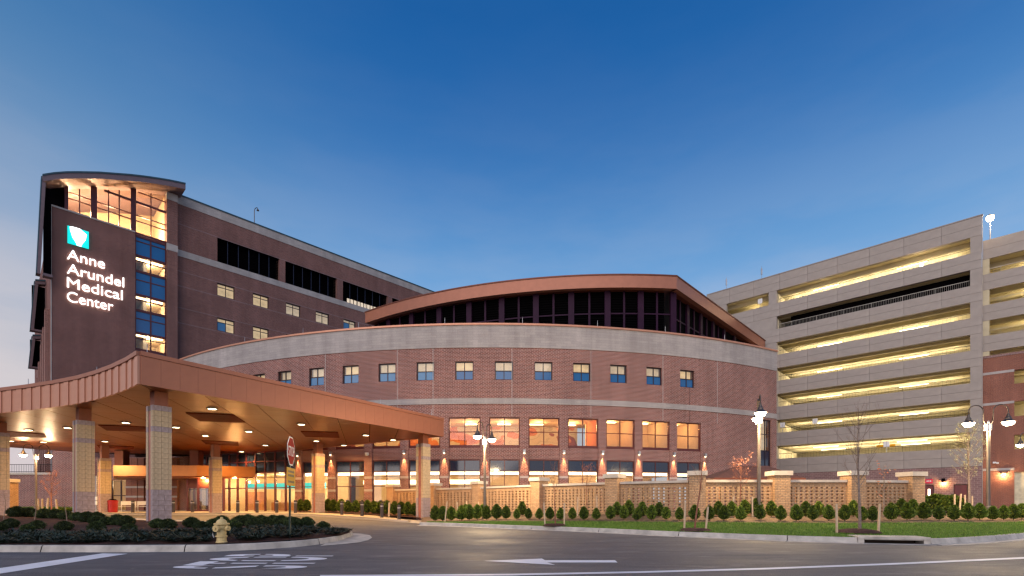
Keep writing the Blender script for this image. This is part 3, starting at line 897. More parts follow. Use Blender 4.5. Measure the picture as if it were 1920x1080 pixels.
parc(b, pa_at(692, WR), pa_at(1262, WR), WR - .05, WR + .02, 18.3, 18.42, 'purple_post', 20)
b.build('mullion', hall)
for s in (1.0, 4.1, 7.2, 10.3, 13.4, 16.5, 19.6):
    b = MB(); b.fbox(SF, s, s + .5, -1.05, -.85, 14.2, 20.4, 'purple_post'); b.build('post', hall)
b = MB()
for s in (2.7, 5.8, 8.9, 12.0): b.fbox(SF, s, s + .16, -1.04, -.93, 14.2, 20.4, 'purple_post')
b.fbox(SF, 1.5, 20, -1.04, -.95, 18.3, 18.42, 'purple_post')
b.build('mullion', hall)
b = MB(); b.fbox(SF, 20.2, 24.4, -.88, -.6, 14.2, 20.34, 'copper'); b.build('metal_panel', hall)
# short lightning rods on the parapet
rodm = MB(); rodm.cyl(0, 0, 0, .55, .018, .012, 'rod', 5); rodm = rodm.mesh('lightning_rod')
for px in (455, 565, 670, 833, 980, 1122, 1250, 1362):
    obj('lightning_rod', rodm, hall, ap(a_at(px), AR - .2, Zt + .14))

# ------------------------------------------------------------------ entrance glazing, low left wing
aE0, aE1 = a_at(330), PIERS[0] - pw
b = MB(); nm = 15
ms = [aE0 + (aE1 - aE0) * k / nm for k in range(nm + 1)]
for a in ms: arcblock(b, a - .0011, a + .0011, AR - .3, AR - .14, .3, 5.5, 'frame_red', 1)
for z in (.3, 2.32, 3.62, 4.55, 5.36): arcblock(b, aE0, aE1, AR - .29, AR - .15, z, z + .09, 'frame_red', nm)
b.build('curtain_wall_frame', hall)
for k in range(nm):
    for (z0, z1, m_) in ((.4, 2.31, 'glass_clear'), (2.42, 3.61, 'glass_clear'), (3.72, 4.54, 'spandrel_dark'), (4.65, 5.35, 'spandrel_dark')):
        b = MB(); arcblock(b, ms[k] + .0013, ms[k + 1] - .0013, AR - .24, AR - .22, z0, z1, m_, 1); b.build('pane', hall)
b = MB(); arcblock(b, aE0 + .10, aE1, AR - 7.2, AR - 7.0, .2, 5.2, 'cream'); b.build('interior_wall', hall)
b = MB(); q = ap(aE0 + .10, AR - 7.1, 0); b.box(-41.5, q[0] + .15, q[1] - .1, q[1] + .1, .2, 5.2, 'cream'); b.box(-41.7, -41.5, 47.3, q[1] + .1, .2, 5.2, 'cream'); b.box(-41.5, -33.2, 47.3, q[1] - .1, 3.3, 3.42, 'cream_dim'); b.box(-41.5, -33.2, 47.3, q[1] - .1, .25, .4, 'floor_tile'); b.build('interior_wall', hall)
b = MB(); arcblock(b, aE0, aE1, AR - 7.2, AR - .35, 3.65, 3.78, 'cream_dim'); b.build('ceiling', hall)
b = MB(); arcblock(b, aE0, aE1, AR - 7.2, AR - .30, .2, .38, 'floor_tile'); b.build('floor', hall)
b = MB(); arcblock(b, ms[7], aE1 + .02, AR - 2.6, AR - 2.4, 2.36, 2.85, 'cyan_header'); b.build('cyan_band', hall)
b = MB()
for k in (8, 10, 12, 14): arcblock(b, ms[k], ms[k] + .012, AR - 5.2, AR - 5.0, .4, 2.3, 'cream', 1)
arcblock(b, ms[9], ms[13], AR - 4.2, AR - 3.6, .4, 1.15, 'wood'); arcblock(b, ms[4], ms[6], AR - 5.2, AR - 4.6, .4, 2.2, 'wood')
b.build('reception_desk', hall)
for k in (2, 5, 8, 11, 14): point('lobby_lamp', ap(ms[k], AR - 3.0, 3.3), 400, (1, .66, .32), hall, .25)
# porch: low copper roof in front of the doors
porch = thing('entrance_porch', 'low orange copper porch roof over the red framed entrance doors', 'porch', (-28, 40.5, .4))
pl = [(RX(212, 40.0), 40.0), (RX(369, 40.0), 40.0), (RX(479, 41.6), 41.6), (RX(470, 43.5), 43.5), (RX(330, 45.5), 45.5), (RX(214, 45.5), 45.5)]
b = MB(); b.prism(pl, 3.28, 4.13, 'porch_copper'); b.build('porch_roof', porch)
inset = [(RX(217, 40.3), 40.3), (RX(367, 40.3), 40.3), (RX(474, 41.75), 41.75), (RX(330, 45.2), 45.2), (RX(220, 45.2), 45.2)]
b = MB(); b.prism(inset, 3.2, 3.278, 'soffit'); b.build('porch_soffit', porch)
for px, Y in ((228, 41.2), (368, 41.2)):
    b = MB(); x = RX(px, Y); b.box(x - .36, x + .36, Y - .3, Y + .4, 4.132, 5.42, 'copper_dark'); b.build('stub_column', porch)
for px in (381, 440):
    x = RX(px, 41.6)
    b = MB(); b.cyl(x, 41.6, 3.17, 3.198, .16, .16, 'downlight_lens', 12); b.build('downlight', porch)
    point('porch_lamp', (x, 41.6, 3.0), 260, WARM, porch, .08)
b = MB()
vx = [(RX(p, Y), Y) for p, Y in ((352, 42.3), (372, 41.9), (393, 41.9), (420, 42.2))]
for (x, y) in vx: b.box(x - .07, x + .07, y - .07, y + .07, .4, 3.19, 'frame_red')
for (p, q) in zip(vx, vx[1:]):
    for z in (.4, 2.35): b.hexa([(p[0], p[1] - .05, z), (q[0], q[1] - .05, z), (q[0], q[1] + .05, z), (p[0], p[1] + .05, z), (p[0], p[1] - .05, z + .12), (q[0], q[1] - .05, z + .12), (q[0], q[1] + .05, z + .12), (p[0], p[1] + .05, z + .12)], 'frame_red')
    b.hexa([(p[0], p[1] - .03, 2.47), (q[0], q[1] - .03, 2.47), (q[0], q[1] + .03, 2.47), (p[0], p[1] + .03, 2.47), (p[0], p[1] - .03, 3.18), (q[0], q[1] - .03, 3.18), (q[0], q[1] + .03, 3.18), (p[0], p[1] + .03, 3.18)], 'copper_dark')
b.build('door_frame', porch)
for (p, q) in zip(vx, vx[1:]):
    b = MB(); b.hexa([(p[0] + .1, p[1] - .01, .54), (q[0] - .1, q[1] - .01, .54), (q[0] - .1, q[1] + .01, .54), (p[0] + .1, p[1] + .01, .54), (p[0] + .1, p[1] - .01, 2.33), (q[0] - .1, q[1] - .01, 2.33), (q[0] - .1, q[1] + .01, 2.33), (p[0] + .1, p[1] + .01, 2.33)], 'glass_tint'); b.build('glass_door', porch)
# low left wing: brick wall with lit shop window and brick pilasters
wing = thing('left_wing', 'low brick wing behind the canopy columns with a lit window', 'building', (-38, 46.6, 0))
WF = Frame((-31.0, 46.6), (-1, .06), (-.06, -1))
def wsx(px): return WF.s_at(px)
b = MB()
wA, wB = wsx(241), wsx(206)
b.fbox(WF, -.6, wA, -.4, 0, .2, 5.4, 'brick_red'); b.fbox(WF, wA, wB, -.4, 0, 3.25, 5.4, 'brick_red'); b.fbox(WF, wA, wB, -.4, 0, .2, .42, 'brick_red')
b.fbox(WF, wB, wsx(98), -.4, 0, .2, 5.4, 'brick_red')
b.build('wall', wing)
b = MB()
for px in (246, 257, 269, 283, 320, 331):
    s = wsx(px); b.fbox(WF, s - .28, s + .28, .002, .3, .2, 5.3, 'brick_orange')
    for z in (1.6, 2.5): b.fbox(WF, s - .29, s + .29, .304, .32, z, z + .17, 'limestone')
b.build('pilaster', wing)
b = MB(); b.fbox(WF, wA + .5, wA + 1.3, -2.49, -2.45, 1.2, 2.2, 'dark_furniture'); b.build('picture', wing)
point('shop_lamp', WF.p((wA + wB) / 2, -1.6, 2.9), 300, (1, .82, .5), wing, .15)
b = MB()
for s in (wA + .05, (wA + wB) / 2, wB - .05): b.fbox(WF, s - .05, s + .05, -.3, -.2, .42, 3.25, 'frame_dark')
b.fbox(WF, wA, wB, -.29, -.21, 1.75, 1.83, 'frame_dark'); o = b.build('window', wing)
b = MB(); b.fbox(WF, wA + .1, wB - .1, -.26, -.25, .44, 3.23, 'glass_clear'); b.build('pane', o)
# tall brick end and garden wall with railing, far left
bx0, bx1 = RX(98, 45.5), RX(137, 45.5)
b = MB(); b.box(bx0, bx1, 45.5, 46.2, .2, 6.2, 'brick_red'); b.build('brick_end', wing)
gw = thing('brick_garden_wall', 'red brick wall topped with stone coping and black railing, far left', 'wall', (-44, 46.5, .2))
gx0, gx1 = RX(-160, 46.5), RX(98, 46.5) - .02
b = MB(); b.box(gx0, gx1, 46.5, 46.9, .2, 3.75, 'brick_red'); b.build('wall', gw)
b = MB(); b.box(gx0, gx1, 46.42, 46.98, 3.752, 3.95, 'limestone_cap'); b.build('coping', gw)
railing(Frame((gx0, 46.7), (1, 0), (0, -1)), 0, gx1 - gx0, 3.951, .75, 'black', 0, gw, .16)
pr = thing('brick_pier', 'single buff brick pier with stone cap at the left edge behind the canopy', 'pier', (RX(17, 30), 30, .2))
b = MB(); x = RX(17, 30); b.box(x - .28, x + .28, 29.7, 30.3, .2, 2.35, 'brick_buff'); b.build('shaft', pr)
b = MB(); b.box(x - .33, x + .33, 29.64, 30.36, 2.352, 2.55, 'limestone_cap'); b.build('cap', pr)

# ================================================================== HOSPITAL TOWER
TF = Frame((0, 97.08), (.958, 1), (1, -.958))
def ts(px, d=0.0): return TF.s_at(px, d)
tower = thing('hospital_tower', 'tall dark brick hospital tower with curved roof hood and long wing', 'building', TF.p(ts(150), -1, 0))
S0, S1, S2, S3 = ts(97), ts(253.5), ts(313), ts(333)
Sw = ts(333, -.8); ST = 30.6
ROOF_PTS = [(ts(79.5, 1.5), 32.75), (ts(110, 1.5), 33.55), (ts(140, 1.5), 34.15), (ts(185, 1.5), 35.0), (ts(215, 1.5), 35.5), (ts(250, 1.5), 36.1), (ts(285, 1.5), 36.62), (ts(320, 1.5), 37.1), (ts(348, 1.5), 37.4)]
def roofz(s): return lerp_list(ROOF_PTS, s)
b = MB(); b.fbox(TF, S0, S1, -.45, 0, 0, ST, 'brick_tower'); b.fbox(TF, S0, S0 + .45, -30, -.452, 0, 29.5, 'brick_tower'); b.build('wall', tower)
b = MB(); b.fbox(TF, S0 - .05, S1, -.5, .06, ST + .002, ST + .16, 'limestone'); b.fbox(TF, S0 - .06, S0 - .002, -.3, .04, 0, ST, 'limestone'); b.build('coping', tower)
b = MB()
for d in (-3, -6.5, -10, -14, -18, -22): b.fbox(TF, S0 - .35, S0 - .002, d - .8, d + .3, 0, 22 + d * .3, 'brick_red')
b.build('side_pilaster', tower)
# pier between glass and wing, wing wall
b = MB(); b.fbox(TF, S2, S3, -1.2, 0, 0, 36.5, 'brick_tower'); b.build('pier', tower)
for z0, z1 in ((29.85, 30.6), (35.6, 36.4)): b = MB(); b.fbox(TF, S2 - .01, S3 + .02, -.6, .03, z0, z1, 'limestone'); b.build('stone_band', tower)
DW = -.8
WE = ts(333, DW) + 62
LOUV = [(ts(407.5, DW), ts(524, DW)), (ts(535, DW), ts(632, DW)), (ts(643, DW), ts(727, DW)), (ts(735.5, DW), ts(812, DW))]
wz = [(22.2, 23.8), (26.5, 28.05)]
rowA = [(407, 439), (474, 504), (536, 562.5), (592, 617), (644, 667), (691, 712), (736, 755)]
wins = [(ts(p, DW), ts(p, DW) + 1.97) for p, q in rowA]
b = MB()
def strip(z0, z1, gaps):
    c = S3
    for g0, g1 in gaps:
        b.fbox(TF, c, g0, DW - .45, DW, z0, z1, 'brick_tower'); c = g1
    b.fbox(TF, c, WE, DW - .45, DW, z0, z1, 'brick_tower')
strip(0, 22.2, []); strip(22.2, 23.8, wins); strip(23.8, 26.5, []); strip(26.5, 28.05, wins); strip(28.05, 29.85, [])
strip(30.6, 33.7, LOUV); strip(33.7, 35.9, [])
b.build('wing_wall', tower)
for z0, z1 in ((29.852, 30.598), (35.902, 36.9)): b = MB(); b.fbox(TF, S3, WE, DW - .45, DW + .05, z0, z1, 'limestone_block'); b.build('stone_band', tower)
for z in (33.55, 28.06, 26.34, 23.81, 22.04): b = MB(); b.fbox(TF, S3, WE, DW + .002, DW + .012, z, z + .12, 'brick_pale'); b.build('brick_band', tower)
b = MB(); b.fbox(TF, S3, WE, DW - .6, DW + .12, 36.902, 37.05, 'hood_edge'); b.build('coping', tower)
b = MB(); b.fbox(TF, S2, WE, -26, DW - .46, 36.2, 36.4, 'precast_dark'); b.fbox(TF, S3, WE, -26.4, -26, 0, 36.4, 'brick_tower'); b.build('roof', tower)
for k, (a, c) in enumerate(LOUV):
    b = MB(); b.fbox(TF, a, c, DW - 1.3, DW - 1.2, 30.6, 33.7, 'black'); b.fbox(TF, a, c, DW - 1.2, DW - .2, 33.6, 33.69, 'black')
    for j in range(1, 6): s = a + (c - a) * j / 6; b.fbox(TF, s - .04, s + .04, DW - .4, DW - .3, 30.6, 33.6, 'frame_blue')
    for j in range(1, 14): z = 30.6 + j * .22; b.fbox(TF, a, c, DW - .6, DW - .45, z, z + .03, 'black')
    b.build('louver_opening', tower)
a = LOUV[2][0] + .8
b = MB()
for j in range(9):
    b.fbox(TF, a + j * .55, a + j * .55 + .42, DW - .32, DW - .30, 30.75, 31.35, 'lit_blind')
b.build('clerestory_light', tower)
for r, (z0, z1) in enumerate(wz):
    for k, (a, c) in enumerate(wins):
        q = TF.p((a + c) / 2, DW, z0)
        lit = not (r == 0 and k in (2, 3, 5))
        m0 = ('glass_clear', 'glass_clear') if lit else ('spandrel_blue', 'spandrel_blue')
        if (r, k) in ((0, 0), (1, 4)): m0 = (('spandrel_sky', 'glass_clear'), 'glass_clear')
        add_window(tower, q, TF.rot(), c - a, z1 - z0, (0.0,), (1.1,), m0, t=.09, fm='frame_dark', back=('lit_room' if k in (0, 1) else 'lit_blind') if lit else None)
# curtain wall of the tower
Dg = -.35
def tw(mb, s0, s1, z0, z1, mat, d0=Dg - .06, d1=Dg + .06): mb.fbox(TF, s0, s1, d0, d1, z0, z1, mat)
lit = [(26.6, 28.3), (22.3, 24.0), (18.0, 19.8), (13.7, 15.5)]
sm = (S1 + S2) / 2
b = MB()
for s in (S1 + .06, sm, S2 - .06): tw(b, s - .06, s + .06, 8, 30.6, 'frame_red')
for z in (28.3, 26.6, 24.0, 22.3, 19.8, 18.0, 15.5, 13.7, 30.45): tw(b, S1, S2, z - .12, z + .12, 'frame_red', Dg - .05, Dg + .09)
for z in (29.9, 27.75, 25.65, 23.45, 21.4, 19.2): tw(b, S1, S2, z - .05, z + .05, 'frame_red', Dg - .04, Dg + .05)
b.build('curtain_wall_frame', tower)
for i, (z0, z1) in enumerate(lit):
    up = 30.33 if i == 0 else lit[i - 1][0] - .12
    for (a, c) in ((S1 + .12, sm - .06), (sm + .06, S2 - .12)):
        b = MB(); b.fbox(TF, a, c, Dg - .02, Dg, z0 + .12, z1 - .12, 'glass_clear'); b.build('pane', tower)
        b = MB(); b.fbox(TF, a, c, Dg - .02, Dg, z1 + .12, up, 'spandrel_blue'); b.build('spandrel_pane', tower)
    b = MB(); b.fbox(TF, S1 - .4, S2 + .1, -5.2, -5.0, z0 - .4, z1 + .1, 'cream'); b.fbox(TF, S1 - .4, S2, -5.2, Dg - .1, z0 - .5, z0 - .1, 'floor_tile'); b.fbox(TF, S1 - .4, S2, -5.2, Dg - .1, z1 - .02, z1 + .1, 'cream')
    b.fbox(TF, S1 + 1.0, S1 + 1.3, -5, -1.6, z0 - .1, z1 - .03, 'white_paint'); b.fbox(TF, S1 - .5, S1 - .41, -5.2, -.46, z0 - .5, z1 + .1, 'cream'); b.fbox(TF, S2 + .02, S2 + .1, -5.2, -1.21, z0 - .5, z1 + .1, 'cream')
    b.build('interior_wall', tower)
    b = MB(); b.fbox(TF, S1, S2 - .2, -1.3, -.9, z1 - .10, z1 - .03, 'lit_warm'); b.build('ceiling_light', tower)
    point('room_lamp', TF.p(sm, -2.2, z1 - .5), 260, (1, .78, .48), tower, .2)
# big lit clerestory under the curved roof
cols = [(128, 149, 170), (182, 203.5, 223.5, 245), (255, 283, 312)]
zlo = ST + .25
b = MB()
for s0, s1 in ((ts(121, Dg), ts(128, Dg)), (ts(170, Dg), ts(182, Dg)), (ts(245, Dg), ts(255, Dg))):
    tw(b, s0, s1, ST - .1, min(roofz(s0), roofz(s1)) - .6, 'frame_red', Dg - .1, Dg + .12)
def barz(s): return roofz(s) - .98
for g in cols:
    ss = [ts(p, Dg) for p in g]
    for s in ss[1:-1]: tw(b, s - .05, s + .05, zlo, barz(s), 'frame_red')
    for z, t in ((32.1, .05), (32.7, .05), (34.15, .13), (35.3, .05)):
        a, c = ss[0], ss[-1]
        while a < c and barz(a) < z + t: a += .05
        if c - a > .15: tw(b, a, c, z - t, z + t, 'frame_red', Dg - .05, Dg + .07)
    tw(b, ss[0], ss[-1], ST, zlo, 'frame_red', Dg - .05, Dg + .08)
b.build('clerestory_frame', tower)
for g in cols:
    ss = [ts(p, Dg) for p in g]
    for a, c in zip(ss, ss[1:]):
        b = MB(); r4 = [(a + .05, Dg), (c - .05, Dg), (c - .05, Dg - .02), (a + .05, Dg - .02)]
        tops = [barz(a), barz(c), barz(c), barz(a)]
        b.hexa([TF.p(s, d, zlo) for s, d in r4] + [TF.p(s, d, t) for (s, d), t in zip(r4, tops)], 'glass_clear'); b.build('pane', tower)
b = MB(); b.fbox(TF, ts(110, Dg), S2, -7.2, -7.0, 29.6, 37.0, 'cream'); b.fbox(TF, ts(110, Dg), S2, -7.0, -.5, 30.2, 30.5, 'floor_tile')
b.fbox(TF, ts(112, Dg), ts(112, Dg) + .1, -7.2, -.6, 29.6, 33.2, 'cream'); b.fbox(TF, S2, S2 + .1, -7.2, -1.21, 29.6, 36.5, 'cream'); b.build('interior_wall', tower)
for px in (150, 213, 283): point('clerestory_lamp', TF.p(ts(px), -2.6, 32.0), 1400, (1, .70, .40), tower, .4)
# curved roof and the hood folding down at its left end
def hood(name, s0, s1, zfun, d0, d1, th, finz, lean, mat='hood_metal', sb=None):
    b = MB(); n = 14
    for k in range(n):
        a, c = s0 + (s1 - s0) * k / n, s0 + (s1 - s0) * (k + 1) / n
        za, zc = zfun(a), zfun(c)
        dd = d1 if sb is None or (a + c) / 2 > sb else d0 - 2.1
        r = [(a, d0), (c, d0), (c, dd), (a, dd)]; zs = [za, zc, zc, za]
        b.hexa([TF.p(s, d, z - th) for (s, d), z in zip(r, zs)] + [TF.p(s, d, z - .16) for (s, d), z in zip(r, zs)], mat)
        b.hexa([TF.p(s, d + (.06 if d == d0 else 0), z - .158) for (s, d), z in zip(r, zs)] + [TF.p(s, d + (.06 if d == d0 else 0), z) for (s, d), z in zip(r, zs)], 'hood_edge')
    zt = zfun(s0)
    w = .24; d1 = d0 - .9
    lo, hi = [(s0 - lean, d0), (s0 - lean + w, d0), (s0 - lean + w, d1), (s0 - lean, d1)], [(s0 - .02, d0), (s0 + w, d0), (s0 + w, d1), (s0 - .02, d1)]
    b.hexa([TF.p(s, d, finz) for s, d in lo] + [TF.p(s, d, zt - th) for s, d in hi], mat)
    b.hexa([TF.p(s - .07, d, finz) for s, d in (lo[0], (lo[0][0] + .068, d0), (lo[0][0] + .068, d1), lo[3])] + [TF.p(s - .07, d, zt - .2) for s, d in (hi[0], (hi[0][0] + .068, d0), (hi[0][0] + .068, d1), hi[3])], 'hood_edge')
    return b
rs0, rs1 = ROOF_PTS[0][0], ROOF_PTS[-1][0]
o = hood('roof', rs0, rs1, roofz, 1.5, -12, .72, 23.1, .38, sb=S0 + .6).build('roof_hood', tower)
b = MB(); b.fbox(TF, rs0 + .05, S0 - .01, .55, 1.3, 23.1, 23.35, 'hood_metal'); b.fbox(TF, rs0 + .1, S0 - .065, .50, .58, 23.36, 32.0, 'black'); r4 = [(rs0 + .3, -.5), (ts(121.5, Dg), -.5), (ts(121.5, Dg), -.58), (rs0 + .3, -.58)]  # metal bottom plate, plus a black sheet painting the hood's shaded void
b.hexa([TF.p(s, d, ST - .5) for s, d in r4] + [TF.p(s, d, roofz(s) - .5) for s, d in r4], 'black'); b.build('hood_base_and_shade', tower)  # second black sheet closes the sky gap and keeps the void dark
# two smaller side hoods
for (pxa, pxb, zt, zbm, d, lean) in ((62.5, 95, 25.4, 19.8, -7.5, .35), (57.5, 80, 21.3, 17.3, -15.5, .3)):
    a, c = ts(pxa + 3.5, d), min(ts(pxb, d), S0 - .05)
    b = hood('side_hood', a, c, lambda s, a=a, zt=zt: zt + (s - a) * .22, d, d - .9, .5, zbm, lean)
    b.fbox(TF, a - lean + .25, c, d - .85, d - .05, zbm, zbm + .2, 'hood_metal'); b.fbox(TF, a - lean + .1, c, d - .84, d - .78, zbm + .2, zt - .45, 'black')  # black sheet stands in for the shaded inside of the hood
    b.build('side_hood', tower)
# roof lamp on the wing
rl2 = thing('roof_light_post', 'small gooseneck light post on the roof of the long brick wing', 'lamp post', TF.p(ts(479, DW), DW - .4, 37.05))
b = MB(); b.tube([(0, 0, 0), (0, 0, 1.8), (.1, 0, 2.1), (.35, 0, 2.2), (.45, 0, 2.0)], .05, 'lamp_metal', 6); obj('pole', b.mesh('pole'), rl2, local=True)
b = MB(); b.lathe([(.03, 2.05), (.16, 1.85), (.16, 1.8), (.02, 1.8)], 'lamp_metal', 10, (.45, 0)); obj('lamp_head', b.mesh('lamp_head'), rl2, local=True)

# illuminated sign: letters one by one, emblem above
sign = thing('hospital_sign', 'white lit lettering with cyan emblem high on the tower wall', 'sign', TF.p(ts(125, .1), .1, 21.4))
def text_islands(txt, size=1.0, offset=.0, res=6):
    cu = bpy.data.curves.new('txt', 'FONT'); cu.body = txt; cu.size = size; cu.offset = offset; cu.resolution_u = res
    o = bpy.data.objects.new('txt', cu); COL.objects.link(o)
    dg = bpy.context.evaluated_depsgraph_get()
    me = bpy.data.meshes.new_from_object(o.evaluated_get(dg))
    bpy.data.objects.remove(o); bpy.data.curves.remove(cu)
    vs = [v.co.copy() for v in me.vertices]; fs = [tuple(p.vertices) for p in me.polygons]
    bpy.data.meshes.remove(me)
    par = list(range(len(vs)))
    def find(x):
        while par[x] != x: par[x] = par[par[x]]; x = par[x]
        return x
    for f in fs:
        for k in f[1:]: par[find(f[0])] = find(k)
    comp = {}
    for f in fs: comp.setdefault(find(f[0]), []).append(f)
    groups = []
    for fl in comp.values():
        xs = [vs[k].x for f in fl for k in f]; groups.append([min(xs), max(xs), fl])
    groups.sort(key=lambda g: g[0])
    merged = []
    for g in groups:
        if merged and g[0] < merged[-1][1] - .25 * (g[1] - g[0]): merged[-1][1] = max(merged[-1][1], g[1]); merged[-1][2] += g[2]
        else: merged.append(g)
    return vs, [m[2] for m in merged]
def solid_letter(vs, fl, fn, th, mat):
    """fn(x, y, d) -> world; th: thickness"""
    b = MB(); edges = {}
    for f in fl:
        b.poly([fn(vs[k].x, vs[k].y, th) for k in f], mat)
        for i in range(len(f)):
            e = (f[i], f[(i + 1) % len(f)])
            if (e[1], e[0]) in edges: del edges[(e[1], e[0])]
            else: edges[e] = 1
    for (i, j) in edges:
        p, q = vs[i], vs[j]
        b.poly([fn(p.x, p.y, 0), fn(q.x, q.y, 0), fn(q.x, q.y, th), fn(p.x, p.y, th)], mat)
    return b
for word, zb_, pxr in (('Anne', 25.72, 196.5), ('Arundel', 24.28, 232.5), ('Medical', 22.87, 229.8), ('Center', 21.46, 212.2)):
    vs, letters = text_islands(word, 1.0, .0)
    xs = [vs[k].x for L in letters for f in L for k in f]
    x0, x1 = min(xs), max(xs)
    sA = ts(125.5, .1); kx = (ts(pxr, .1) - sA) / (x1 - x0); ky = 1.48
    for L in letters:
        fn = lambda x, y, d: TF.p(sA + (x - x0) * kx, .10 + d, zb_ + y * ky)
        solid_letter(vs, L, fn, .12, 'letter_white').build('letter', sign)
lS = ts(126.5, .1); LW = ts(166.5, .1) - lS
b = MB(); b.fbox(TF, lS, lS + LW, .06, .16, 27.35, 29.1, 'logo_cyan'); b.build('emblem_panel', sign)
b = MB()
sh = [(.10, .98), (.26, 1.03), (.58, 1.03), (.90, .78), (.84, .45), (.68, .16), (.64, .0), (.44, .0), (.40, .12), (.22, .42), (.12, .80)]
pts = [(lS + x * LW, 27.35 + y * 1.72) for x, y in sh]
b.poly([TF.p(s, .2, z) for s, z in pts], 'logo_white')
for p, q in zip(pts, pts[1:] + pts[:1]): b.poly([TF.p(p[0], .162, p[1]), TF.p(q[0], .162, q[1]), TF.p(q[0], .2, q[1]), TF.p(p[0], .2, p[1])], 'logo_white')
b.build('emblem', sign)
b = MB()
for x in (.38, .50, .62): b.fbox(TF, lS + (x - .012) * LW, lS + (x + .012) * LW, .202, .206, 27.35 + .3 * 1.7, 27.35 + .72 * 1.7, 'logo_cyan')
b.build('emblem_line', sign)
# ================================================================== GROUND
def ray_mesh(name, pxs, front, back, zf, nt, mat, t0=0.0, t1=1.0, parent=None, kind=None, label=None, smooth=True):
    """sheet whose stations lie along sight lines; t runs from the front edge to the back edge"""
    v, f = [], []
    ff = t0 if callable(t0) else (lambda p: t0); bb = t1 if callable(t1) else (lambda p: t1)
    for p in pxs:
        Yf, Yb = front(p), back(p)
        for j in range(nt + 1):
            t = ff(p) + (bb(p) - ff(p)) * j / nt
            Y = Yf + (Yb - Yf) * t; X = (p - CX) * Y / F
            v.append((X, Y, zf(p, t, X, Y)))
    m = nt + 1
    for i in range(len(pxs) - 1):
        for j in range(nt): f.append((i * m + j, (i + 1) * m + j, (i + 1) * m + j + 1, i * m + j + 1))
    me = bpy.data.meshes.new(name); me.from_pydata(v, [], f); me.materials.append(MATS[mat])
    if smooth: me.polygons.foreach_set('use_smooth', [True] * len(f))
    me.update()
    return obj(name, me, parent, kind=kind, label=label)
def grid(name, x0, x1, nx, y0, y1, ny, zf, mat):
    v = [(x0 + (x1 - x0) * i / nx, y0 + (y1 - y0) * j / ny) for i in range(nx + 1) for j in range(ny + 1)]
    f = [(i * (ny + 1) + j, (i + 1) * (ny + 1) + j, (i + 1) * (ny + 1) + j + 1, i * (ny + 1) + j + 1) for i in range(nx) for j in range(ny)]
    me = bpy.data.meshes.new(name); me.from_pydata([(x, y, zf(x, y)) for x, y in v], [], f); me.materials.append(MATS[mat])
    me.polygons.foreach_set('use_smooth', [True] * len(f)); me.update()
    return obj(name, me, kind='structure')
b = MB(); b.poly([(-900, -200, -.3), (900, -200, -.3), (900, 1500, -.3), (-900, 1500, -.3)], 'ground_far'); b.build('ground', kind='structure')
road = grid('road', -70, 70, 70, -14, 46, 30, gz, 'asphalt')
# painted markings
def px_poly(pts, z=.006): return [G(x, y, z) for x, y in pts]
def mark(name, pts, z=.006):
    b = MB(); q = px_poly(pts, z); b.poly(q, 'road_paint'); return b.build(name, road)
mark('stop_bar', [(-60, 1092), (-60, 1073), (0, 1065), (192, 1037.6), (240, 1038.2), (0, 1075.5)])
mark('arrow_marking', [(906, 1051.6), (1016, 1047.2), (1022, 1050.3), (1153, 1050.3), (1158, 1054.6), (1026, 1054.6), (1041, 1059.0)])
el = [(600, 1079.6), (700, 1079.1), (960, 1077.2), (1200, 1072.6), (1440, 1066), (1680, 1057), (1920, 1046), (2100, 1036)]
b = MB()
for p, q in zip(el, el[1:]):
    b.poly([G(p[0], p[1] + 1.6, .006), G(q[0], q[1] + 1.6, .006), G(q[0], q[1] - 1.6, .006), G(p[0], p[1] - 1.6, .006)], 'road_paint')
b.build('edge_line', road)
# the word on the road, letters stretched, read by drivers heading left
vs, letters = text_islands('STOP', 1.0, .012)
x0 = min(vs[k].x for L in letters for f in L for k in f); x1 = max(vs[k].x for L in letters for f in L for k in f)
for L in letters:
    bm = bmesh.new(); mp = {}
    for f in L:
        for k in f:
            if k not in mp:
                u = (vs[k].x - x0) / (x1 - x0); y = vs[k].y / .72
                Y = 8.28 + u * 2.35; X = -3.55 - u * .22 - y * 2.28 - .0
                mp[k] = bm.verts.new((X, Y, .006))
        try: bm.faces.new([mp[k] for k in f])
        except ValueError: pass
    for cut in (.34, .67):                     # stencil breaks
        for dd in (-.055, .055):
            bmesh.ops.bisect_plane(bm, geom=bm.verts[:] + bm.edges[:] + bm.faces[:], plane_co=(-3.66 - cut * 2.28 + dd, 9.4, 0), plane_no=(1, 0.1, 0))
        kill = [f for f in bm.faces if abs((f.calc_center_median().x + .1 * (f.calc_center_median().y - 9.4)) - (-3.66 - cut * 2.28)) < .054]
        bmesh.ops.delete(bm, geom=kill, context='FACES')
    me = bpy.data.meshes.new('letter_marking'); bm.to_mesh(me); bm.free(); me.materials.append(MATS['road_paint'])
    obj('letter_marking', me, road)

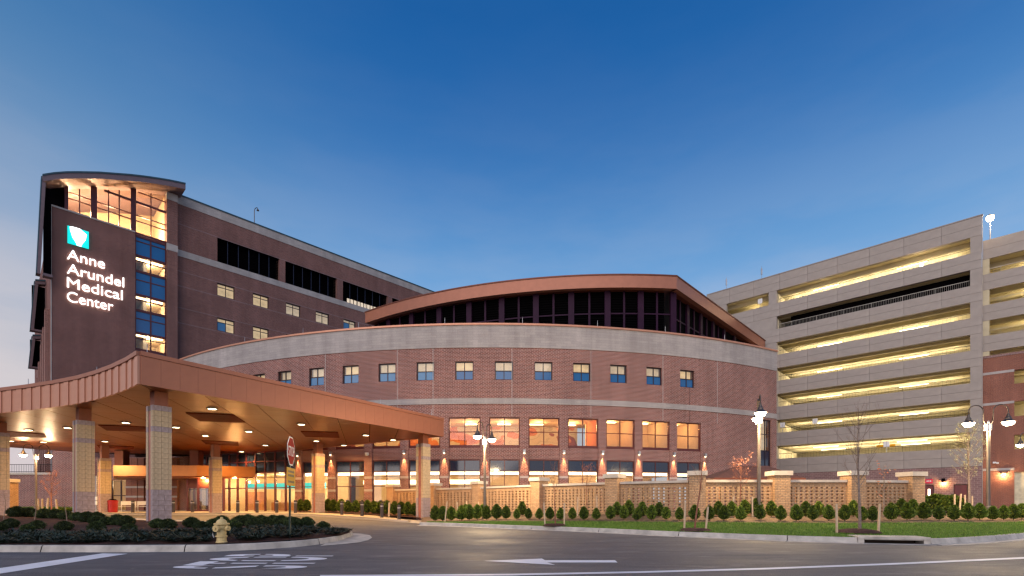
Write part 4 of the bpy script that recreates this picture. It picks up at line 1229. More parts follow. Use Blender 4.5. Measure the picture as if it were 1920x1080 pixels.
# lawn and planting bed between the kerb and the fence
KERB = [(790, 24.4), (880, 22.7), (960, 21.1), (1100, 18.9), (1250, 16.5), (1400, 15.0), (1500, 14.15), (1600, 13.6), (1740, 13.05), (1777, 13.15), (1850, 14.0), (1920, 15.3), (2050, 19), (2300, 30)]
BACK = [(790, 36.9), (880, 32.2), (960, 28.8), (1100, 24.9), (1250, 22.3), (1400, 21.9), (1600, 21.9), (1740, 23.5), (1850, 25), (1920, 26), (2050, 29), (2300, 40)]
LAWN = [(790, .02), (840, .10), (900, .22), (960, .30), (1100, .42), (1250, .49), (1400, .52), (1600, .52), (1740, .52), (1850, .48), (1920, .46), (2300, .4)]
kf = lambda p: lerp_list(KERB, p) ; bf = lambda p: lerp_list(BACK, p); lf = lambda p: lerp_list(LAWN, p)
def smooth_tab(tab):
    return lambda p: sum(lerp_list(tab, p + o) for o in (-36, -24, -12, 0, 12, 24, 36)) / 7
kf, bf = smooth_tab(KERB), smooth_tab(BACK)
def berm(p, t): return .145 + .42 * (t * t * (3 - 2 * t)) * cl((p - 780) / 120) + .0 if t < 1 else .145 + .42 * cl((p - 780) / 120)
bz = lambda p, t, X, Y: berm(p, t)
pxs = [790 + 15 * k for k in range(101)]
ins = lambda p: .20 / max(.1, bf(p) - kf(p))
lawn = ray_mesh('lawn', pxs, kf, bf, bz, 14, 'lawn_soil', ins, lf, kind='structure')
bed = ray_mesh('mulch_bed', pxs, kf, bf, lambda p, t, X, Y: berm(p, t) + .012 * math.sin(X * 5) * math.sin(Y * 7), 12, 'straw_mulch', lf, 1.06, kind='structure')
backg = ray_mesh('back_terrace', [700 + 20 * k for k in range(80)], lambda p: bf(max(790, p)) * (1.0 if p >= 790 else 1.0), lambda p: 62, lambda p, t, X, Y: .565 if p > 880 else .40, 4, 'straw_mulch', .045, 1, kind='structure')
def on_bed(px, t):
    Y = kf(px) + (bf(px) - kf(px)) * t
    return (RX(px, Y), Y, berm(px, t))
# grass blades (stuff)
rnd = random.Random(11)
gv, gf = [], []
for k in range(34000):
    p = 795 + 1200 * rnd.random(); t = ins(p) + (lf(p) + .012 * rnd.random() - ins(p)) * rnd.random()
    if lf(p) < ins(p) + .02: continue
    x, y, z = on_bed(p, t); h = .025 + .04 * rnd.random(); a = rnd.random() * 6.283; w = .007 + .005 * rnd.random()
    lx, ly = rnd.uniform(-.025, .025), rnd.uniform(-.025, .025)
    i = len(gv); gv += [(x - w * math.cos(a), y - w * math.sin(a), z - .004), (x + w * math.cos(a), y + w * math.sin(a), z - .004), (x + lx, y + ly, z + h)]
    gf.append((i, i + 1, i + 2))
me = bpy.data.meshes.new('grass'); me.from_pydata(gv, [], gf); me.materials.append(MATS['grass']); me.update()
o = obj('grass', me, kind='stuff'); tag(o, 'short green grass on the lawn strip behind the right kerb', 'grass')

# kerbs
def resample(pts, step):
    out = [pts[0]]; acc = 0
    for a, c in zip(pts, pts[1:]):
        L = math.hypot(c[0] - a[0], c[1] - a[1]); n = max(1, int(L / step))
        out += [(a[0] + (c[0] - a[0]) * k / n, a[1] + (c[1] - a[1]) * k / n) for k in range(1, n + 1)]
    return out
def kerb_run(parent, pts, side, sec=3.0, h=.15, gutter=.0, skip=None, base=lambda x, y: 0.0, mat='curb_conc'):
    """pts: outer bottom line; side=+1 when the planted side lies to the left of travel"""
    pts = resample(pts, .4)
    nrm = []
    for k in range(len(pts)):
        a, c = pts[max(0, k - 1)], pts[min(len(pts) - 1, k + 1)]
        d = Vector((c[0] - a[0], c[1] - a[1])).normalized(); nrm.append(Vector((-d.y, d.x)) * side)
    prof = [(-gutter, -.02), (-gutter, .008), (0, .010), (.045, h - .02), (.07, h), (.19, h), (.20, h - .08)]
    if not gutter: prof = prof[2:]; prof[0] = (0, -.02)
    k = 0
    while k < len(pts) - 1:
        L = 0; j = k
        while j < len(pts) - 1 and L < sec: L += math.hypot(pts[j + 1][0] - pts[j][0], pts[j + 1][1] - pts[j][1]); j += 1
        if not (skip and skip(pts[k], pts[j])):
            b = MB()
            for i in range(k, j):
                P, Q = Vector(pts[i]), Vector(pts[i + 1])
                if i == k: P = P + (Q - P).normalized() * .012
                if i == j - 1: Q = Q - (Q - P).normalized() * .012
                for (o0, z0), (o1, z1) in zip(prof, prof[1:]):
                    A, B2, C, D = P + nrm[i] * o0, Q + nrm[i + 1] * o0, Q + nrm[i + 1] * o1, P + nrm[i] * o1
                    b.poly([(A.x, A.y, z0 + base(*A)), (B2.x, B2.y, z0 + base(*B2)), (C.x, C.y, z1 + base(*C)), (D.x, D.y, z1 + base(*D))], mat)
            b.build('curb_section', parent)
        k = j
curb = bpy.data.objects.new('curb', None); COL.objects.link(curb); curb['kind'] = 'structure'
dr0, dr1 = 1608, 1746
def kpt(p): Y = kf(p); return (RX(p, Y), Y)
kerb_run(curb, [kpt(p) for p in range(786, dr0 + 1, 6)] + [kpt(dr0)], 1, 3.1, .15, .28)
kerb_run(curb, [kpt(p) for p in [dr1] + list(range(1750, 2300, 8))], 1, 3.1, .15, .30)
drain = thing('storm_drain', 'concrete curb inlet storm drain with a long dark opening in the right kerb', 'storm drain', (*kpt(1677), 0))
a, c = Vector(kpt(dr0)), Vector(kpt(dr1)); u = (c - a).normalized()
DF = Frame(a, u, (u.y, -u.x)); DL = (c - a).length
b = MB(); b.fbox(DF, .01, DL - .01, -.75, .02, .125, .185, 'curb_conc'); b.build('lid', drain)
b = MB(); b.fbox(DF, .01, .16, -.7, .0, -.05, .123, 'curb_conc'); b.fbox(DF, DL - .16, DL - .01, -.7, .0, -.05, .123, 'curb_conc'); b.build('end_block', drain)
b = MB(); b.fbox(DF, .17, DL - .17, -.5, -.42, -.3, .12, 'dark_throat'); b.fbox(DF, .17, DL - .17, -.4, .06, -.02, .007, 'dark_throat'); b.fbox(DF, .17, DL - .17, -.012, -.0, .10, .123, 'curb_conc'); b.build('throat', drain)
b = MB(); b.fbox(DF, .01, DL - .01, .03, .28, -.02, .008, 'curb_conc'); b.build('gutter', drain)

# island at the left with kerb, mulch, pad
IF = [(-420, 1034), (-200, 1035), (0, 1035.3), (200, 1035.6), (400, 1034.5), (480, 1031), (560, 1025.5), (610, 1019.5), (640, 1013.5), (654, 1008.5), (662, 1004)]
IB = [(-420, 38), (-111, 33), (30, 30), (173, 26.3), (313, 23.2), (441, 21.6), (548, 20.0), (610, 18.3), (645, 17.2), (662, 16.77)]
iff = lambda p: 1023.0 / (lerp_list(IF, p) - YH)
ibf = lambda p: lerp_list(IB, p)
def isl(p, t):
    Y = iff(p) + (ibf(p) - iff(p)) * t; X = RX(p, Y)
    return (X, Y, gz(X, Y) * .8 + .14 + .20 * math.sin(math.pi * min(1, max(0, t)) ** .8) * cl((662 - p) / 90))
ipx = [-420 + 20 * k for k in range(54)] + [650, 656, 660]
padt = lambda p: .78 + .22 * cl((p - 380) / 90)
ray_mesh('mulch_island', ipx, iff, ibf, lambda p, t, X, Y: isl(p, t)[2] + .012 * math.sin(X * 6) * math.sin(Y * 8), 16, 'mulch', lambda p: min(.45, .17 / (ibf(p) - iff(p))), lambda p: min(1 - min(.45, .17 / (ibf(p) - iff(p))), padt(p)), kind='structure')
ray_mesh('concrete_pad', [q for q in ipx if q <= 470], iff, ibf, lambda p, t, X, Y: isl(p, t)[2] + .012, 4, 'concrete', padt, lambda p: 1 - .1 / (ibf(p) - iff(p)), kind='structure')
pts = [(RX(p, iff(p)), iff(p)) for p in range(-420, 655, 15)] + [(RX(658, 16.25), 16.25), (RX(663, 16.5), 16.5), (RX(663, 16.75), 16.75), (RX(658, 16.95), 16.95)] + [(RX(p, ibf(p)), ibf(p)) for p in range(645, -421, -15)]
kerb_run(curb, pts, 1, 3.0, .15, 0, base=lambda x, y: gz(x, y))
b = MB(); b.poly([G(x, y, .008) for x, y in ((600, 1023.5), (640, 1020.3), (672, 1017), (690, 1012.8), (698, 1007.8), (693, 1003.2), (676, 1000.6), (655, 1000))], 'curb_conc'); b.build('apron', curb)

# entrance pavement with its kerb, planting strip before the windows
WF_ = [(-400, 33), (0, 34), (250, 35), (400, 35), (480, 34.3), (560, 33.2), (600, 32.4), (680, 30.4), (720, 29.2), (770, 27.3), (792, 25.6)]
wf = lambda p: lerp_list(WF_, p)
def wz_(p, t, X, Y): return gz(X, Y) + .015 + .12 * cl((760 - p) / 60)
spx = [-400 + 20 * k for k in range(60)] + [792]
ray_mesh('sidewalk', spx, wf, lambda p: 50.0 if p < 560 else 39.2, wz_, 12, 'concrete', kind='structure')
kerb_run(curb, [(RX(p, wf(p)), wf(p)) for p in range(-400, 770, 12)], 1, 3.0, .13, 0, base=lambda x, y: gz(x, y), mat='concrete')
pb = lambda p: lerp_list([(556, 36.8), (640, 35.2), (700, 33.8), (745, 32.4), (792, 30.5)], p)
ray_mesh('planting_strip', [556 + 8 * k for k in range(30)], pb, lambda p: ap(a_at(p), AR - .1, 0)[1], lambda p, t, X, Y: gz(X, Y) + .185 + .01 * math.sin(9 * X), 5, 'mulch', kind='structure')
lvz = lambda p, t, X, Y: gz(X, Y) + .18
ray_mesh('far_verge', [-420 + 20 * k for k in range(32)], lambda p: 40.6, lambda p: 46.6, lvz, 5, 'lawn_soil', 0, lambda p: 1 if p < 120 else 1 - .9 * cl((p - 120) / 80), kind='structure')

# ================================================================== ENTRANCE CANOPY
canopy = thing('entrance_canopy', 'broad copper clad entrance canopy on buff block columns with recessed downlights', 'canopy', (-20, 28, 0))
ZS, ZT = 5.45, 6.64
A_, B_ = (-13.57, 18.1), (-4.5, 32.4)
curveL = [(-13.57, 18.1), (-14.7, 19.0), (-16.0, 19.93), (-17.4, 20.83), (-18.86, 21.65), (-20.6, 22.45), (-22.7, 23.3), (-24.9, 24.05), (-28, 25.0), (-32, 26.0), (-36, 26.8)]
dA = ap(a_at(470), AR + .06, 0)[:2]; dB = ap(a_at(340), AR + .06, 0)[:2]
poly = [A_, B_, (-17.3, 40.5), dA, dB, (-36.5, 44.2), (-39.5, 38.5)] + curveL[:0:-1]
b = MB(); b.prism(poly, ZS + .06, ZT - .05, 'soffit_gap', top='copper_dark'); b.build('core', canopy)
# fascia pieces
def fascia_piece(p, q, outd, mat, th=.05, proud=.0, z0=ZS - .02, z1=ZT - .17):
    p, q = Vector(p), Vector(q); d = (q - p).normalized(); n = Vector((d.y, -d.x))
    L = (q - p).length - .005
    fr = Frame((p + q) / 2, d, n)
    b = MB(); b.fbox(Frame((0, 0), (1, 0), (0, -1)), -L / 2, L / 2, 0.0, th + proud, z0 - ZS, z1 - ZS, mat)
    return obj('fascia_panel', b.mesh('fascia_panel'), canopy, (*((p + q) / 2), ZS), math.atan2(d.y, d.x))
nAB = 26
for k in range(nAB):
    P = [A_[i] + (B_[i] - A_[i]) * k / nAB for i in (0, 1)]; Q = [A_[i] + (B_[i] - A_[i]) * (k + 1) / nAB for i in (0, 1)]
    fascia_piece(P, Q, 1, 'copper')
cr = []
for p, q in zip(curveL, curveL[1:]):
    n = max(1, round(math.hypot(q[0] - p[0], q[1] - p[1]) / .36))
    cr += [(p[0] + (q[0] - p[0]) * k / n, p[1] + (q[1] - p[1]) * k / n) for k in range(n)]
for k, (p, q) in enumerate(zip(cr, cr[1:])):
    fascia_piece(q, p, 1, 'copper_lit', proud=.0 if k % 2 else .035)
def band(pts, z0, z1, off, mat, name):
    b = MB()
    for p, q in zip(pts, pts[1:]):
        p, q = Vector(p), Vector(q); d = (q - p).normalized(); n = Vector((d.y, -d.x))
        b.hexa([(*(p + n * off), z0), (*(q + n * off), z0), (*(q - n * .3), z0), (*(p - n * .3), z0), (*(p + n * off), z1), (*(q + n * off), z1), (*(q - n * .3), z1), (*(p - n * .3), z1)], mat)
    b.build(name, canopy)
band([A_, B_, (-17.3, 40.5)], ZT - .16, ZT, .09, 'copper', 'coping')
band(curveL[::-1], ZT - .159, ZT + .001, .12, 'copper', 'coping')
band([B_, (-17.3, 40.5)], ZS - .02, ZT - .18, .05, 'copper', 'fascia_panel')
# soffit panels clipped to the canopy outline
e1, e2 = Vector((-.278, .9605)), Vector((.9605, .278))
def clip(pol, n, c):
    out = []
    for k in range(len(pol)):
        p, q = pol[k], pol[(k + 1) % len(pol)]
        a, d = p.dot(n) - c, q.dot(n) - c
        if a <= 0: out.append(p)
        if a * d < 0: out.append(p + (q - p) * (a / (a - d)))
    return out
base_poly = [Vector(p) for p in poly]
cnt = 0
for i in range(-8, 19):
    u0, u1 = -6.4 + 1.62 * (i - 10), -6.4 + 1.62 * (i - 9)
    for j in range(0, 22):
        v0, v1 = 18 + 1.5 * j, 18 + 1.5 * (j + 1)
        g = .018
        pl_ = base_poly
        for n, c in ((e2, u1 - g), (-e2, -(u0 + g)), (e1, v1 - g / 2), (-e1, -(v0 + g / 2))):
            pl_ = clip(pl_, n, c)
            if len(pl_) < 3: break
        if len(pl_) < 3: continue
        area = abs(sum(p.x * q.y - q.x * p.y for p, q in zip(pl_, pl_[1:] + pl_[:1]))) / 2
        if area < .05: continue
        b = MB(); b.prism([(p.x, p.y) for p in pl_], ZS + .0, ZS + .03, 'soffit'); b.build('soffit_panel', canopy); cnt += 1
def C_at(px, py): Y = (ZS - H) * F / (YH - py); return (RX(px, Y), Y)
for quad in (((348, 773), (438, 777), (460, 791), (375, 788.5)), ((378, 825.5), (447, 828), (447.5, 835), (386, 832)), ((564, 808), (634, 810), (636.5, 820), (573, 818)),
             ((184, 796), (278, 800), (288, 809), (200, 806)), ((182, 834), (251, 837), (251, 841.5), (186, 839)), ((-8, 806.5), (83.5, 813), (88, 819.5), (-4, 817))):
    b = MB(); q = [C_at(*p) for p in quad]
    b.prism(q, ZS - .045, ZS - .002, 'vent_dark'); b.build('ceiling_vent', canopy)
DL_ = [(398, 765), (565, 794.5), (466.5, 808), (385, 816), (403.5, 839), (453, 846), (497.5, 834), (593, 826), (686, 815), (737, 824), (645, 834), (236, 791.5), (196.5, 826.6), (200, 845), (126.6, 801), (54, 805), (81.5, 828), (20, 826), (330, 800)]
lm = MB(); lm.cyl(0, 0, -.05, -.004, .17, .17, 'downlight_lens', 14); lm = lm.mesh('lens')
rm = MB(); rm.lathe([(.19, -.002), (.24, -.002), (.24, -.06), (.19, -.06), (.19, -.002)], 'lamp_metal', 14); rm = rm.mesh('downlight')
for px, py in DL_:
    x, y = C_at(px, py)
    o = obj('downlight', rm, canopy, (x, y, ZS)); obj('lens', lm, o, local=True)
    point('downlight_lamp', (0, 0, -.12), 820, WARM, o, .12, 'SPOT', 165, .9, local=True)
for px, py in ((30, 715), (157, 690), (258, 650), (704, 750), (824, 775)):
    t = {30: (-23.6, 24.2), 157: (-18.5, 22.1), 258: (-13.9, 18.9), 704: (-7.6, 28.6), 824: (-5.2, 32.1)}[px]
    obj('lightning_rod', rodm, canopy, (t[0], t[1], ZT - .02))
# columns: block by block
TH_ = R_(54.5)
bcache = {}
def blockmesh(L, h, mat):
    k = (round(L, 3), round(h, 3), mat)
    if k not in bcache:
        b = MB(); g = .0045; t = .04
        x0, x1, z0, z1 = -k[0] / 2 + g, k[0] / 2 - g, g, k[1] - g
        c = .010
        b.hexa([(x0, -t, z0), (x1, -t, z0), (x1, 0, z0), (x0, 0, z0), (x0, -t, z1), (x1, -t, z1), (x1, 0, z1), (x0, 0, z1)], mat)
        bcache[k] = b.mesh('block')
    return bcache[k]
def column(cx, cy, top, single, zb=None):
    zb = gz(cx, cy) + .12 if zb is None else zb
    w = .66; hw_ = w / 2
    root_mesh = MB()
    fr = Frame((cx, cy), (math.cos(TH_), math.sin(TH_)), (math.sin(TH_), -math.cos(TH_)))
    i = .045
    root_mesh.fbox(fr, -hw_ + i, hw_ - i, -hw_ + i, hw_ - i, zb - .1, top - .01, 'block_mortar')
    colo = root_mesh.build('column', canopy)
    nk = MB(); nk.fbox(fr, -hw_ + .10, hw_ - .10, -hw_ + .10, hw_ - .10, top - .008, ZS - .0, 'copper_neck'); nk.build('column_neck', colo)
    n = int(round((top - zb) / .205)); ch = (top - zb) / n
    joined = MB()
    faces = []
    for q in range(4):
        an = TH_ + q * math.pi / 2
        u = Vector((math.cos(an), math.sin(an))); nn = Vector((u.y, -u.x))
        faces.append((q, u, nn))
    for q, u, nn in faces:
        strip_face = q in (1, 3)
        visible = q in (0, 3)
        for r in range(n):
            z = zb + r * ch
            grey = r < 7 or r == n - 5 or r == n - 1
            mat = 'block_grey' if grey else 'block_tan'
            if strip_face:
                spans = [(-hw_ + .04, -hw_ + .20), (hw_ - .20, hw_ - .04)]
            elif r < 7:
                spans = [(-hw_, -hw_ + .40), (-hw_ + .40, hw_)] if r % 2 else [(-hw_, -hw_ + .21), (-hw_ + .21, hw_)]
            else:
                spans = [(-hw_, -hw_ + .08), (-hw_ + .08, -hw_ + .30), (-hw_ + .30, -hw_ + .53), (-hw_ + .53, hw_)]
            for a, c in spans:
                base = Vector((cx, cy)) + nn * (hw_ - .042) + u * ((a + c) / 2)
                if single and visible:
                    obj('block', blockmesh(c - a, ch, mat), colo, (base.x - worldloc(colo).x, base.y - worldloc(colo).y, z), math.atan2(u.y, u.x), local=True)
                else:
                    f2 = Frame(base, u, nn); L = (c - a) / 2 - .0045
                    joined.fbox(f2, -L, L, 0, .04, z + .0045, z + ch - .0045, mat)
        if strip_face:
            f2 = Frame(Vector((cx, cy)) + nn * (hw_ - .044), u, nn)
            s = MB(); s.fbox(f2, -hw_ + .215, hw_ - .215, 0, .02, zb, top - .22, 'red_strip'); s.build('metal_strip', colo)
    joined.build('block_facing', colo, kind='stuff')
for px, Y, top, single in ((298, 19.6, 4.9, True), (157, 23.05, 4.9, True), (0, 26.9, 4.9, False), (196, 37.3, 4.45, False), (404, 36.8, 4.5, False), (596.5, 36.3, 4.7, False), (793.5, 32.0, 4.9, False)):
    zb = None
    if px in (298, 157): zb = .18
    if px == 793.5: zb = .0
    column(RX(px, Y), Y, top, single, zb)

# ================================================================== FENCE
fence = thing('brick_fence', 'long buff brick garden wall with capped piers and pierced brick screens', 'wall', (8, 22, .5))
FP = [(737, 36.2), (814, 33.9), (898, 31.0), (1011, 26.7), (1152, 23.5), (1307, 21.3), (1460, 21.3), (1599, 21.3), (1709, 21.9)]
fpts = [Vector((RX(p, y), y)) for p, y in FP]
for k, P in enumerate(fpts):
    a, c = fpts[max(0, k - 1)], fpts[min(len(fpts) - 1, k + 1)]
    d = (c - a).normalized(); fr = Frame(P, d, (d.y, -d.x))
    b = MB(); b.fbox(fr, -.33, .33, -.33, .33, .12, 2.27, 'brick_buff'); b.build('pier', fence)
    b = MB(); b.fbox(fr, -.40, .40, -.40, .40, 2.272, 2.46, 'limestone_cap'); b.build('pier_cap', fence)
for P, Q in zip(fpts, fpts[1:]):
    d = (Q - P).normalized(); L = (Q - P).length; fr = Frame(P, d, (d.y, -d.x))
    s0, s1 = .335, L - .335
    zb_, zt_ = .18, 1.98
    b = MB()
    left_ = P.x < 1.0; tk = .09 if left_ else .06
    n = max(2, int((s1 - s0 - .12) / (.31 if left_ else .215))); st = (s1 - s0 - .10) / n; hw2 = .085 if left_ else .054
    z0 = .62; rows = int((zt_ - .14 - z0) / .145)
    b.fbox(fr, s0, s1, -tk, tk, zb_, z0, 'brick_buff'); b.fbox(fr, s0, s1, -tk, tk, z0 + rows * .145, zt_, 'brick_buff')
    cs = [s0 + .05 + st * (k + .5) for k in range(n)]
    edges = [s0] + [x for c in cs for x in (c - hw2, c + hw2)] + [s1]
    for k in range(0, len(edges), 2): b.fbox(fr, edges[k], edges[k + 1], -tk, tk, z0, z0 + rows * .145, 'brick_buff')
    for c in cs:
        for r in range(rows): b.fbox(fr, c - hw2, c + hw2, -tk + .002, tk - .002, z0 + r * .145, z0 + r * .145 + .072, 'brick_buff')
    b.build('brick_screen', fence)
    b = MB(); b.fbox(fr, s0 - .002, s1 + .002, -.15, .15, zt_ + .002, 2.09, 'limestone_cap'); b.build('coping', fence)

# pavilion with hipped roof behind the fence
pav = thing('garden_pavilion', 'low brown hipped roof pavilion behind the fence beside the lamp post', 'pavilion', (RX(1422, 27), 27, .5))
b = MB()
x0, x1, ya, yb = RX(1340, 26), RX(1508, 26), 26.0, 29.5
xr0, xr1, ym = RX(1385, 27.7), RX(1440, 27.7), 27.75
ze, zr = 2.42, 3.18
b.poly([(x0, ya, ze), (x1, ya, ze), (xr1, ym, zr), (xr0, ym, zr)], 'tile_roof'); b.poly([(x1, yb, ze), (x0, yb, ze), (xr0, ym, zr), (xr1, ym, zr)], 'tile_roof')
b.poly([(x0, yb, ze), (x0, ya, ze), (xr0, ym, zr)], 'tile_roof'); b.poly([(x1, ya, ze), (x1, yb, ze), (xr1, ym, zr)], 'tile_roof')
b.build('roof', pav)
b = MB(); b.box(x0 - .05, x1 + .05, ya - .06, yb + .06, ze - .14, ze - .004, 'copper_dark'); b.build('gutter', pav)
for x in (x0 + .3, x1 - .3):
    for y in (ya + .3, yb - .3):
        b = MB(); b.box(x - .1, x + .1, y - .1, y + .1, .5, ze - .142, 'wood'); b.build('post', pav)

# ================================================================== STREET LAMPS
def make_lamp(label, loc, rz, power=760):
    t = thing('street_lamp', label, 'street lamp', loc, rz, group='twin headed street lamps with curled arms')
    b = MB(); b.lathe([(.16, -.1), (.16, .06), (.12, .10), (.10, .5), (.075, .56)], 'lamp_pole', 14); obj('base', b.mesh('base'), t, local=True)
    b = MB(); b.lathe([(.072, .5), (.06, 4.0)], 'lamp_pole', 14); obj('pole', b.mesh('pole', True), t, local=True)
    b = MB(); b.lathe([(.06, 3.82), (.11, 3.86), (.11, 4.08), (.06, 4.14), (.05, 4.2), (.02, 4.26)], 'galvanised', 14)
    for k in range(8):
        a = k * math.pi / 4; b.cyl(.12 * math.cos(a), .12 * math.sin(a), 3.85, 4.1, .018, .018, 'galvanised', 6)
    obj('collar', b.mesh('collar'), t, local=True)
    for sg in (-1, 1):
        pts = [(.05 * sg, 0, 4.05), (.16 * sg, 0, 4.25), (.18 * sg, 0, 4.55)]
        for k in range(9):
            a = math.pi - math.pi * k / 8
            pts.append((sg * (.45 + .27 * math.cos(a)), 0, 4.68 + .27 * math.sin(a)))
        pts.append((.72 * sg, 0, 4.52))
        b = MB(); b.tube(pts, .024, 'lamp_metal', 8); obj('arm', b.mesh('arm', True), t, local=True)
        b = MB(); b.lathe([(.03, 4.56), (.05, 4.5), (.07, 4.42), (.10, 4.38), (.12, 4.30), (.21, 4.22), (.25, 4.18), (.24, 4.175), (.11, 4.29)], 'lamp_metal', 16, (.72 * sg, 0))
        h = obj('lamp_head', b.mesh('lamp_head', True), t, local=True)
        b = MB(); b.lathe([(.20, 4.20), (.20, 4.14), (.16, 4.07), (.08, 4.03), (.001, 4.02)], 'lens_hot', 14, (.72 * sg, 0)); obj('lens', b.mesh('lens', True), h, local=True)
        point('street_lamp_light', (.72 * sg, 0, 3.86), power, WARM2, t, .12, local=True)
    return t
make_lamp('dark twin headed street lamp rising between the fence and the entrance canopy', on_bed(909, .40), R_(62))
q = on_bed(1423, .80); make_lamp('twin headed street lamp at the right end of the curved brick building', q, R_(68))
Y = 21.6; make_lamp('tall twin headed street lamp beside the leafing tree at far right', (RX(1853, Y), Y, .42), R_(-14))
Y = 36.0; make_lamp('twin headed street lamp before the far left garden wall, seen beneath the canopy', (RX(67.5, Y), Y, .4), R_(20), 220)
Y = 31.0; make_lamp('street lamp cut off by the right edge of the frame', (RX(1933, Y), Y, .55), R_(5), 300)

# ================================================================== BOLLARDS, BIN, SIGNS, HYDRANT
bm_ = MB(); bm_.lathe([(.11, -.05), (.11, .82), (.12, .83), (.12, .87), (.10, .90), (.001, .92)], 'bollard', 14); bm_ = bm_.mesh('post', True)
cap_ = MB(); cap_.lathe([(.112, .70), (.114, .70), (.114, .76), (.112, .76)], 'galvanised', 14); cap_ = cap_.mesh('collar')
BOL = [(748, 30.3, 'nearest the right canopy column'), (716, 31.2, 'second from the right in the row before the windows'), (679, 32.2, 'third from the right in the row before the windows'), (641, 33.3, 'just right of the tall middle canopy column'),
       (554, 35.4, 'right behind the stop sign pole'), (519, 36.3, 'just left of the stop sign pole'), (482, 36.6, 'in front of the left glass door of the lobby'), (446, 36.9, 'in front of the porch right corner'), (361, 37.4, 'in front of the red framed doors'), (325, 37.2, 'just right of the large front canopy column'), (249, 37.0, 'nearest the lit shop window at left')]
first = None
for px, Y, w_ in BOL:
    x = RX(px, Y); z = gz(x, Y) + .015 + .12 * cl((760 - px) / 60)
    if first is None:
        first = thing('bollard', 'dark steel bollard ' + w_, 'bollard', (x, Y, z), 0, 'bollards along the entrance pavement')
        obj('post', bm_, first, local=True); obj('collar', cap_, first, local=True)
    else:
        c = copy_tree(first); c.location = (x, Y, z); c['label'] = 'dark steel bollard ' + w_
Y = 37.4; x = RX(211.5, Y)
bn = thing('litter_bin', 'deep red round litter bin beside the lit shop window', 'bin', (x, Y, gz(x, Y) + .13))
b = MB(); b.lathe([(.26, 0), (.30, .05), (.32, .80), (.34, .82), (.34, .88), (.30, .92)], 'red_bin', 18); obj('body', b.mesh('body', True), bn, local=True)
b = MB(); b.lathe([(.30, .90), (.18, 1.0), (.001, 1.02)], 'black', 18); obj('lid', b.mesh('lid', True), bn, local=True)
for px, nm in ((237, 'left'), (268, 'right')):
    Y = 38.6; x = RX(px, Y)
    bc = thing('bench', 'pale metal bench by the entrance wall, ' + ('nearer the red bin' if nm == 'left' else 'nearer the big front column'), 'bench', (x, Y, gz(x, Y) + .135), 0, 'pale benches by the entrance')
    b = MB(); b.box(-.6, .6, -.22, .22, .42, .46, 'white_paint'); obj('seat', b.mesh('seat'), bc, local=True)
    b = MB(); b.box(-.6, .6, .2, .23, .55, .85, 'white_paint'); obj('backrest', b.mesh('backrest'), bc, local=True)
    for sx in (-.55, .55):
        for y0, y1, hh in ((-.2, -.15, .42), (.18, .23, .55)): b = MB(); b.box(sx - .03, sx + .03, y0, y1, 0, hh, 'white_paint'); obj('leg', b.mesh('leg'), bc, local=True)
Y = 27.5; x = RX(180, Y)
dl = thing('marker_post', 'thin grey marker post with white reflectors behind the left canopy column', 'marker post', (x, Y, .3))
b = MB(); b.cyl(0, 0, 0, 2.3, .03, .03, 'galvanised', 8); obj('post', b.mesh('post'), dl, local=True)
b = MB(); b.cyl(0, 0, .95, 1.15, .055, .055, 'sign_white', 8); b.cyl(0, 0, .70, .9, .055, .055, 'sign_white', 8); obj('reflector', b.mesh('reflector'), dl, local=True)

# stop sign with yellow plate
sp_ = isl(546, .24); Y = 12.75; X = RX(546, Y)
ss = thing('stop_sign', 'red octagonal stop sign over a yellow plate on a dark green post', 'stop sign', (X, Y, .24), R_(100.5))
# local frame: +y -> sign faces -y ; x right as read
b = MB(); b.box(-.03, .03, .012, .05, -.15, 2.5, 'post_green'); obj('post', b.mesh('post'), ss, local=True)
def octo(r): return [(r * math.cos(R_(22.5 + 45 * k)), 2.19 + r * math.sin(R_(22.5 + 45 * k))) for k in range(8)]
def xz_plate(pts, y0, y1, mat):
    b = MB(); b.poly([(x, y0, z) for x, z in pts], mat); b.poly([(x, y1, z) for x, z in reversed(pts)], mat)
    for p, q in zip(pts, pts[1:] + pts[:1]): b.poly([(p[0], y0, p[1]), (q[0], y0, q[1]), (q[0], y1, q[1]), (p[0], y1, p[1])], mat)
    return b
oc = obj('sign_plate', xz_plate(octo(.395), 0, .008, 'sign_white').mesh('sign_plate'), ss, local=True)
obj('red_field', xz_plate(octo(.362), -.004, -.001, 'sign_red').mesh('red_field'), oc, local=True)
vs, letters = text_islands('STOP', 1.0, .0)
x0 = min(vs[k].x for L in letters for f in L for k in f); x1 = max(vs[k].x for L in letters for f in L for k in f)
for L in letters:
    fn = lambda x, y, d: ((x - x0) / (x1 - x0) * .58 - .29, -.005 - d, 2.06 + y / .72 * .26)
    obj('letter', solid_letter(vs, L, fn, .003, 'sign_white').mesh('letter'), oc, local=True)
pz = xz_plate([(-.42, 1.30), (.42, 1.30), (.42, 1.76), (-.42, 1.76)], 0, .006, 'sign_yellow')
pl2 = obj('yellow_plate', pz.mesh('yellow_plate'), ss, local=True)
b = MB()
rnd = random.Random(5)
for z in (1.66, 1.56, 1.40):
    x = -.30
    while x < .28:
        w_ = rnd.uniform(.03, .06); b.box(x, x + w_, -.003, -.001, z - .028, z + .028, 'sign_ink'); x += w_ + .018
obj('print_line', b.mesh('print_line'), pl2, local=True)

